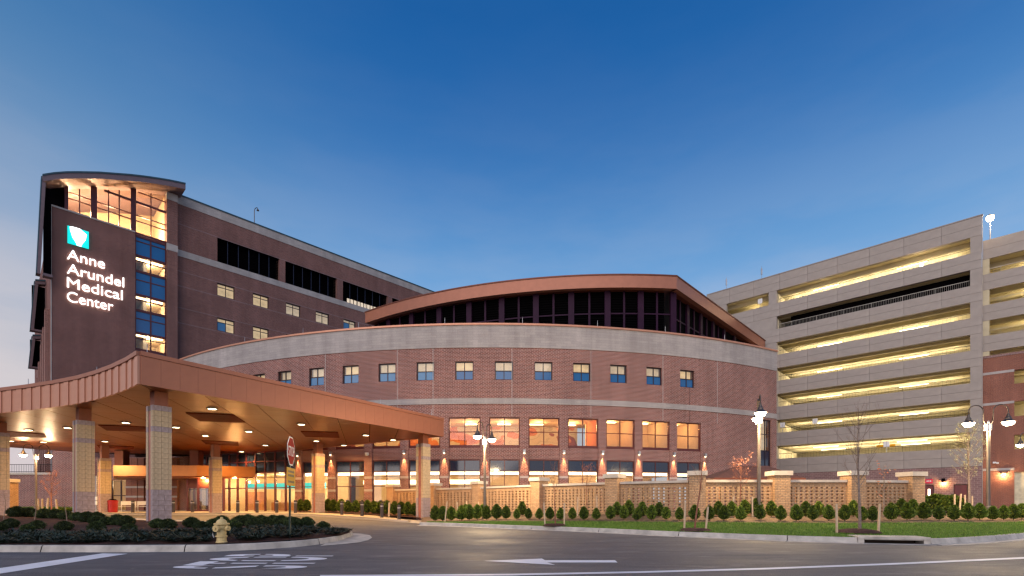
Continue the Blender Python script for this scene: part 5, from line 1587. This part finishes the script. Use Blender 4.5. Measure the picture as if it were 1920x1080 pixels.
# hydrant
hp = G(415.5, 1017.5, .17)
hy = thing('fire_hydrant', 'weathered pale yellow fire hydrant at the front of the island', 'hydrant', hp, R_(-12))
b = MB(); b.lathe([(.125, -.05), (.125, .02), (.105, .04), (.10, .13), (.125, .14), (.125, .165), (.10, .175), (.098, .30), (.115, .32), (.13, .36), (.13, .40), (.10, .43)], 'hydrant', 16); obj('barrel', b.mesh('barrel', True), hy, local=True)
b = MB(); b.lathe([(.10, .425), (.165, .425), (.165, .455), (.115, .465), (.11, .49), (.085, .53), (.045, .555), (.03, .56), (.028, .60), (.001, .602)], 'hydrant', 16); obj('bonnet', b.mesh('bonnet', True), hy, local=True)
for an, r_, L_ in ((0, .055, .20), (180, .055, .20), (-90, .072, .19)):
    b = MB(); b.tube([(.08, 0, .34), (L_ - .05, 0, .34), (L_ - .049, 0, .34), (L_, 0, .34)], [r_ * .85, r_ * .85, r_ * 1.15, r_ * 1.1], 'hydrant', 10, True)
    b.tube([(L_, 0, .34), (L_ + .03, 0, .34)], r_ * .4, 'hydrant', 5, True)
    obj('nozzle_cap', b.mesh('nozzle_cap'), hy, (0, 0, 0), R_(an), local=True)
b = MB(); b.tube([(-.20, -.03, .30), (-.215, -.03, .20), (-.17, -.05, .12), (-.11, -.06, .16)], .008, 'rod', 5); obj('chain', b.mesh('chain'), hy, local=True)

# ================================================================== SHRUBS
def shrub_mesh(seed, leaf, n, prof, ls, core='shrub_core', lump=.12):
    """prof: list of (z, radius) for a unit height plant"""
    rn = random.Random(seed); b = MB()
    lumps = [(rn.uniform(0, 6.28), rn.uniform(.15, .95), rn.uniform(-1, 1)) for _ in range(14)]
    def rad(z, a):
        r = lerp_list(prof, z)
        k = 0
        for la, lz, s in lumps:
            da = (a - la + math.pi) % (2 * math.pi) - math.pi
            k += s * math.exp(-(da * da) / .35 - (z - lz) ** 2 / .02)
        return r * (1 + lump * k)
    m_, s_ = 8, 12
    for i in range(m_):
        for j in range(s_):
            z0, z1 = prof[0][0] + (prof[-1][0] - prof[0][0]) * i / m_, prof[0][0] + (prof[-1][0] - prof[0][0]) * (i + 1) / m_
            a0, a1 = 2 * math.pi * j / s_, 2 * math.pi * (j + 1) / s_
            q = []
            for z, a in ((z0, a0), (z0, a1), (z1, a1), (z1, a0)):
                r = rad(z, a) * .80; q.append((r * math.cos(a), r * math.sin(a), z))
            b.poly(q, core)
    for k in range(n):
        z = prof[0][0] + (prof[-1][0] - prof[0][0]) * rn.random() ** .95
        a = rn.random() * 6.2832
        r = rad(z, a) * rn.uniform(.70, 1.12)
        if r < .01 and rn.random() < .5: continue
        c = Vector((r * math.cos(a), r * math.sin(a), z))
        out = (Vector((math.cos(a), math.sin(a), .55)) + Vector((rn.uniform(-.7, .7), rn.uniform(-.7, .7), rn.uniform(-.3, .9)))).normalized()
        sd = out.cross(Vector((rn.uniform(-1, 1), rn.uniform(-1, 1), rn.uniform(-1, 1)))).normalized()
        l = ls * rn.uniform(.7, 1.4); w = l * .42
        b.poly([c - out * l * .3, c + sd * w, c + out * l, c - sd * w], leaf)
    b.tube([(0, 0, -.08), (0, 0, prof[0][0] + .1)], .03, 'bark', 5)
    return b.mesh('shrub')
UP = [(.10, .10), (.2, .24), (.38, .32), (.58, .29), (.78, .20), (.92, .10), (1.0, .02)]
RD = [(.04, .30), (.15, .48), (.40, .60), (.65, .56), (.85, .38), (.97, .14), (1.0, .03)]
upm = [shrub_mesh(20 + k, 'shrub_leaf', 1000, UP, .085, lump=.20) for k in range(6)]
rdm = [shrub_mesh(40 + k, 'box_leaf', 1000, RD, .10, lump=.15) for k in range(5)]
ORD = ['first', 'second', 'third', 'fourth', 'fifth', 'sixth', 'seventh', 'eighth', 'ninth', 'tenth', 'eleventh', 'twelfth', 'thirteenth', 'fourteenth', 'fifteenth', 'sixteenth', 'seventeenth', 'eighteenth', 'nineteenth', 'twentieth']
def ordinal(store, key):
    store[key] = store.get(key, -1) + 1
    return ORD[store[key]] + ' from the left'
OC = {}
rnd = random.Random(17)
def put_shrub(name, mesh, loc, sx, sz, label, group, cat='shrub'):
    o = bpy.data.objects.new(name, mesh); COL.objects.link(o)
    o.location = loc; o.scale = (sx, sx * rnd.uniform(.92, 1.08), sz); o.rotation_euler = (0, 0, rnd.random() * 6.28)
    tag(o, label, cat, group)
FRONT = [816, 830, 846, 865, 880, 895, 912, 931, 949, 969, 991, 1011, 1031, 1051, 1073, 1095, 1118, 1144, 1170, 1195, 1222, 1249, 1274, 1302, 1330, 1357, 1389, 1425, 1464, 1493, 1524, 1554, 1584, 1617, 1637, 1671, 1701, 1732, 1761, 1789, 1815, 1837, 1862, 1882, 1900, 1916]
for px in FRONT:
    t = lf(px) + .07 + rnd.uniform(-.015, .03)
    q = on_bed(px, t); h = rnd.uniform(.52, .64) * (1.0 + .12 * cl((px - 1500) / 200)) if px > 950 else rnd.uniform(.68, .84)
    where = 'left of the near lamp' if px < 905 else 'before the left screens' if px < 1150 else 'before the middle piers' if px < 1425 else 'between lamp and fence end' if px < 1720 else 'beyond the fence end'
    put_shrub('evergreen_shrub', rnd.choice(upm), q, h * .95, h * .97, 'upright shrub in the front row, ' + ordinal(OC, where) + ', ' + where, 'upright shrubs in the front row ' + where)
for px in (873, 904, 979, 1157, 1179, 1204, 1236, 1347, 1372, 1396, 1418, 1446, 1511, 1535, 1600, 1690, 1712):
    q = on_bed(px, lf(px) + .26 + rnd.uniform(-.02, .05)); h = rnd.uniform(.62, .74)
    put_shrub('evergreen_shrub', rnd.choice(upm), q, h, h, 'upright evergreen shrub in the second row near the fence, ' + ordinal(OC, 'second'), 'upright shrubs in the second row')
for k in range(22):
    px = 1716 + 84 * rnd.random(); Y = 26 + 3.2 * rnd.random(); h = rnd.uniform(.8, 1.0)
    put_shrub('evergreen_shrub', rnd.choice(upm), (RX(px, Y), Y, .56), h * 1.3, h, 'bright green shrub in the dense clump before the red garage doors', 'shrubs clumped before the garage doors')
for px in (563, 575, 615, 625, 640, 653, 667, 689, 701, 711, 726, 740, 752, 765, 777):
    Y = ap(a_at(px), AR, 0)[1] - 2.2 - rnd.uniform(0, .5)
    if px > 720: Y -= 1.6
    put_shrub('evergreen_shrub', rnd.choice(upm), (RX(px, Y), Y, gz(RX(px, Y), Y) + .16), 1.0, rnd.uniform(.85, 1.0), 'dark upright shrub below the lit dining windows, ' + ordinal(OC, 'dining'), 'shrubs below the dining windows')
BOX = [(31, 603), (55, 603), (83, 612), (104, 614), (124, 622), (144.5, 632), (163, 640), (181.5, 636), (181, 660), (201, 664), (220, 664), (236, 668), (0, 708), (20, 684), (51, 716), (70, 694), (120, 704), (181, 710), (242, 716), (295, 686), (315, 694), (359, 680), (377, 704), (400, 684), (415, 664), (437, 704), (451, 668), (465, 658), (476, 684)]
BOX = [(x, 810 + (y + 34) / 4) for x, y in BOX] + [(490, 979), (498, 986), (512, 982), (527, 983), (545, 977), (553, 990), (574.5, 989), (606, 993)]
for px, py in sorted(BOX):
    best = None
    for k in range(8, 96):
        t = k / 100; X, Y, z = isl(px, t)
        yy = YH + (H - z) * F / Y
        if best is None or abs(yy - py) < best[0]: best = (abs(yy - py), X, Y, z, t)
    _, X, Y, z, t = best
    s = 19.5 * Y / 930 * rnd.uniform(.88, 1.15)
    s = max(.22, min(.56, s))
    where = 'at the island front' if t < .5 else 'at the island back'
    where += ', right of the hydrant' if px > 425 else ', between the front column and hydrant' if px > 270 else ', left of the front column'
    put_shrub('boxwood_shrub', rnd.choice(rdm), (X, Y, z - .02), s * 1.04, s * .92, 'round boxwood ' + where + ', ' + ordinal(OC, where), 'round boxwoods ' + where)
# creeping juniper along the island kerb (stuff)
gv, gf = [], []
for k in range(1500):
    p = -330 + 985 * rnd.random(); Ya = iff(p) + .32; Yb = min(ibf(p) - .35, lerp_list([(-420, 13.6), (380, 13.7), (440, 14.3), (560, 15.3), (650, 16.6)], p)); t = (Ya + (Yb - Ya) * rnd.random() - iff(p)) / (ibf(p) - iff(p))
    if Yb < Ya: continue
    if 396 < p < 436 and t < .12: continue
    X, Y, z = isl(p, t)
    if Y - iff(p) < .25: continue
    cz = z + rnd.uniform(.0, .05); R0 = rnd.choice((.10, .15, .20, .26, .33))
    for j in range(38):
        a = rnd.random() * 6.283; el_ = rnd.uniform(.02, .65); L_ = R0 * rnd.uniform(.5, 1.1)
        d = Vector((math.cos(a) * math.cos(el_), math.sin(a) * math.cos(el_), math.sin(el_) * .75))
        s = Vector((-d.y, d.x, 0)).normalized() * .016
        c = Vector((X, Y, cz)) + d * L_ * .35
        tip = c + d * L_ * .65
        i = len(gv); gv += [tuple(c - s), tuple(c + s), tuple(tip)]; gf.append((i, i + 1, i + 2))
me = bpy.data.meshes.new('juniper_groundcover'); me.from_pydata(gv, [], gf); me.materials.append(MATS['juniper']); me.update()
o = obj('juniper_groundcover', me, kind='stuff'); tag(o, 'low dark creeping juniper covering the front of the island', 'ground cover')
# ground cover at far left under the garden wall
gv, gf = [], []
for k in range(500):
    p = -60 + 200 * rnd.random(); Y = 41 + 5 * rnd.random(); X = RX(p, Y); z = gz(X, Y) + .2
    for j in range(22):
        a = rnd.random() * 6.283; L_ = rnd.uniform(.15, .45)
        d = Vector((math.cos(a) * .7, math.sin(a) * .7, rnd.uniform(.3, 1)))
        s = Vector((-d.y, d.x, 0)).normalized() * .04; c = Vector((X, Y, z)); tip = c + d * L_
        i = len(gv); gv += [tuple(c - s), tuple(c + s), tuple(tip)]; gf.append((i, i + 1, i + 2))
me = bpy.data.meshes.new('verge_plants'); me.from_pydata(gv, [], gf); me.materials.append(MATS['shrub_leaf']); me.update()
o = obj('verge_plants', me, kind='stuff'); tag(o, 'low green planting below the far left garden wall', 'ground cover')

# ================================================================== TREES AND STAKES
def tree(label, loc, h, clear, spread, mat, seed, nb=16, leaf=None, nleaf=0, lean=(0, 0), rad=.05, upr=.9, sub=4, ls=.05):
    rn = random.Random(seed)
    t = thing('bare_tree' if not nleaf else 'budding_tree', label, 'tree', loc)
    b = MB(); tips = []
    def at(f): return Vector((lean[0] * f * h + .03 * math.sin(5 * f + seed), lean[1] * f * h + .03 * math.cos(4 * f + seed), f * h))
    b.tube([at(f / 9) - Vector((0, 0, .15 if f == 0 else 0)) for f in range(10)], [rad * (1 - .92 * f / 9) for f in range(10)], mat, 8)
    obj('trunk', b.mesh('trunk', True), t, local=True)
    b = MB()
    for k in range(nb):
        f = clear + (.97 - clear) * (k + rn.random() * .6) / nb
        a = k * 2.4 + rn.uniform(-.4, .4)
        prof = math.sin(math.pi * min(1, (f - clear) / (1 - clear) * .80 + .20)) ** .8
        L = spread * prof * rn.uniform(.75, 1.1) + .05 * h * .3
        d = Vector((math.cos(a), math.sin(a), upr * rn.uniform(.7, 1.3)))
        p0 = at(f); pts = [p0]
        dd = d.normalized()
        for s in range(4):
            dd = (dd + Vector((rn.uniform(-.12, .12), rn.uniform(-.12, .12), .16))).normalized(); pts.append(pts[-1] + dd * L / 4 * 1.25)
        r0 = rad * .30 * (1 - f * .6)
        b.tube(pts, [r0, r0 * .75, r0 * .55, r0 * .38, r0 * .2], mat, 5)
        tips += pts[2:]
        for s in range(sub):
            i = rn.randint(1, 3); q = pts[i] + (pts[i + 1] - pts[i]) * rn.random()
            e = ((pts[i + 1] - pts[i]).normalized() + Vector((rn.uniform(-.8, .8), rn.uniform(-.8, .8), rn.uniform(-.1, .6)))).normalized()
            l2 = L * rn.uniform(.22, .45); m = q + e * l2 * .5 + Vector((0, 0, .03))
            b.tube([q, m, q + e * l2 + Vector((0, 0, l2 * .2))], [r0 * .4, r0 * .3, r0 * .15], mat, 3)
            tips += [m, q + e * l2]
            for w in range(2):
                e2 = (e + Vector((rn.uniform(-.9, .9), rn.uniform(-.9, .9), rn.uniform(-.2, .8)))).normalized()
                b.tube([m, m + e2 * l2 * .5], [r0 * .22, r0 * .12], mat, 3); tips.append(m + e2 * l2 * .5)
    obj('branches', b.mesh('branches'), t, local=True)
    if nleaf:
        b = MB()
        for k in range(nleaf):
            c = rn.choice(tips) + Vector((rn.gauss(0, .05), rn.gauss(0, .05), rn.gauss(0, .05)))
            o_ = Vector((rn.uniform(-1, 1), rn.uniform(-1, 1), rn.uniform(-1, 1))).normalized(); s = o_.orthogonal().normalized()
            l = ls * rn.uniform(.6, 1.3)
            b.poly([c - o_ * l, c + s * l * .5, c + o_ * l, c - s * l * .5], leaf)
        obj('crown', b.mesh('crown'), t, local=True)
    return t
Y = 15.2; tree('slender bare young tree staked in a mulch ring on the lawn', (RX(1610, Y), Y, .25), 3.75, .33, .95, 'bark_grey', 2, 22, rad=.048, upr=1.25, sub=6)
ring = MB(); x = RX(1608, Y)
ring.lathe([(.62, .20), (.5, .27), (.25, .31), (.001, .32)], 'mulch', 22, (x, Y)); tag(ring.build('mulch_ring', kind='stuff', smooth=True), 'brown mulch ring around the staked lawn tree at right', 'mulch')
Y = 16.7; tree('thin reddish sapling leaning right before the fence pier, centre right', (RX(1304, Y), Y, .22), 2.7, .30, .55, 'twig_red', 5, 12, lean=(.10, 0), rad=.035, upr=1.7, sub=3)
ring = MB(); ring.lathe([(.55, .17), (.4, .245), (.001, .27)], 'mulch', 20, (RX(1304, Y), Y)); tag(ring.build('mulch_ring', kind='stuff', smooth=True), 'brown mulch ring around the leaning reddish sapling', 'mulch')
Y = 20.3; tree('thin bare staked sapling before the fence, left of the centre', (RX(1040, Y), Y, .24), 2.6, .4, .5, 'twig_red', 8, 12, rad=.03, upr=1.5, sub=3)
ring = MB(); ring.lathe([(.5, .18), (.36, .25), (.001, .27)], 'mulch', 20, (RX(1040, Y), Y)); tag(ring.build('mulch_ring', kind='stuff', smooth=True), 'brown mulch ring around the sapling left of the centre', 'mulch')
Y = 24.0; tree('small twiggy tree with russet buds before the middle of the fence', (RX(1101, Y), Y, .5), 2.35, .45, .5, 'twig_red', 9, 14, 'bud_red', 260, rad=.035, ls=.022)
Y = 20.9; tree('russet twiggy tree with red buds beside the right lamp post', (RX(1389, Y), Y, .5), 2.3, .55, .62, 'twig_red', 10, 16, 'bud_red', 500, rad=.035, ls=.025)
Y = 20.4; tree('thin sapling with a few red leaves before the right fence screen', (RX(1657, Y), Y, .42), 2.25, .25, .45, 'bark_grey', 12, 11, 'bud_red', 60, rad=.03, ls=.05)
Y = 25.5; tree('young tree with pale yellow green spring buds by the garage corner', (RX(1816, Y), Y, .56), 4.5, .36, .95, 'bark_grey', 14, 30, 'bud', 2400, rad=.075, upr=.8, sub=6, ls=.026)
Y = 38.5; tree('orange lit twiggy tree against the brick wall at far left', (RX(97, Y), Y, .45), 2.9, .3, .9, 'twig_red', 15, 18, 'bud_red', 420, rad=.05, ls=.03)
for px, Y, h, nm in ((123, 17.8, 1.0, 'tiny bare sapling on the mulch before the second canopy column'), (8, 19.5, 1.2, 'tiny bare sapling at the left edge of the island mulch'), (65, 20, .9, 'tiny bare stem between boxwoods on the left of the island')):
    X = RX(px, Y); z = isl(px, (Y - iff(px)) / (ibf(px) - iff(px)))[2]
    tree(nm, (X, Y, z - .02), h, .65, .42, 'bark_grey', int(px) + 3, 6, rad=.02, upr=.3, sub=2)
# stakes
STK = [(1022, 942, 987, 20.3, .03, 'left of the pair at the sapling left of the centre'), (1058, 943, 986, 20.3, .0, 'right of the pair at the sapling left of the centre'),
       (1082, 932, 974, 23.6, -.02, 'left of the pair at the russet tree before the middle fence'), (1120, 929, 972, 23.6, .02, 'right of the pair at the russet tree before the middle fence'),
       (1283, 940, 990, 16.9, -.02, 'left of the pair at the leaning reddish sapling'), (1323, 950, 993, 16.6, -.06, 'right of the pair at the leaning reddish sapling'),
       (1372, 931, 974, 20.4, -.05, 'left of the pair before the fence left of the right lamp'), (1411, 931, 973, 20.4, .01, 'just left of the right lamp post'),
       (1569, 945, 996, 15.2, .01, 'left of the pair at the bare lawn tree'), (1647, 945, 996, 15.2, -.03, 'right of the pair at the bare lawn tree'),
       (1790, 927, 957, 25.3, .0, 'leftmost of four around the budding tree'), (1799, 926, 960, 24.9, -.05, 'second of four around the budding tree'), (1811, 928, 958, 25.2, .04, 'third of four around the budding tree'), (1823, 930, 958, 25.6, .0, 'rightmost of four around the budding tree'),
       (729, 942, 967, 32, -.03, 'by the left brick pier behind the bollards'), (834, 940, 977, 24.3, -.07, 'right beside the right canopy column'), (860, 941, 973, 25.5, .06, 'second right of the canopy columns'), (875, 940, 968, 28, .0, 'before the fence left of the near lamp post'), (898, 941, 968, 28, .02, 'directly behind the near lamp post'),
       (72, 935, 955, 40.7, .02, 'leftmost at the orange lit tree'), (79, 935, 956, 40.9, .0, 'second from left at the orange lit tree'), (88, 934, 957, 40.8, -.05, 'third from left at the orange lit tree'), (107, 936, 957, 40.8, .06, 'right one at the orange lit tree')]
for px, y0, y1, Y, lean, nm in STK:
    zb = ZY(y1, Y) - .06; zt = ZY(y0, Y); h = zt - zb
    o = MB(); w_ = .025 if Y < 30 else .05
    o.hexa([(-w_, -w_, 0), (w_, -w_, 0), (w_, w_, 0), (-w_, w_, 0), (-w_ - lean * h * 1.6, -w_, h), (w_ - lean * h * 1.6, -w_, h), (w_ - lean * h * 1.6, w_, h), (-w_ - lean * h * 1.6, w_, h)], 'stake')
    k = obj('tree_stake', o.mesh('tree_stake'), None, (RX(px, Y), Y, zb)); tag(k, 'pale wooden tree stake, ' + nm, 'stake', 'wooden tree stakes')
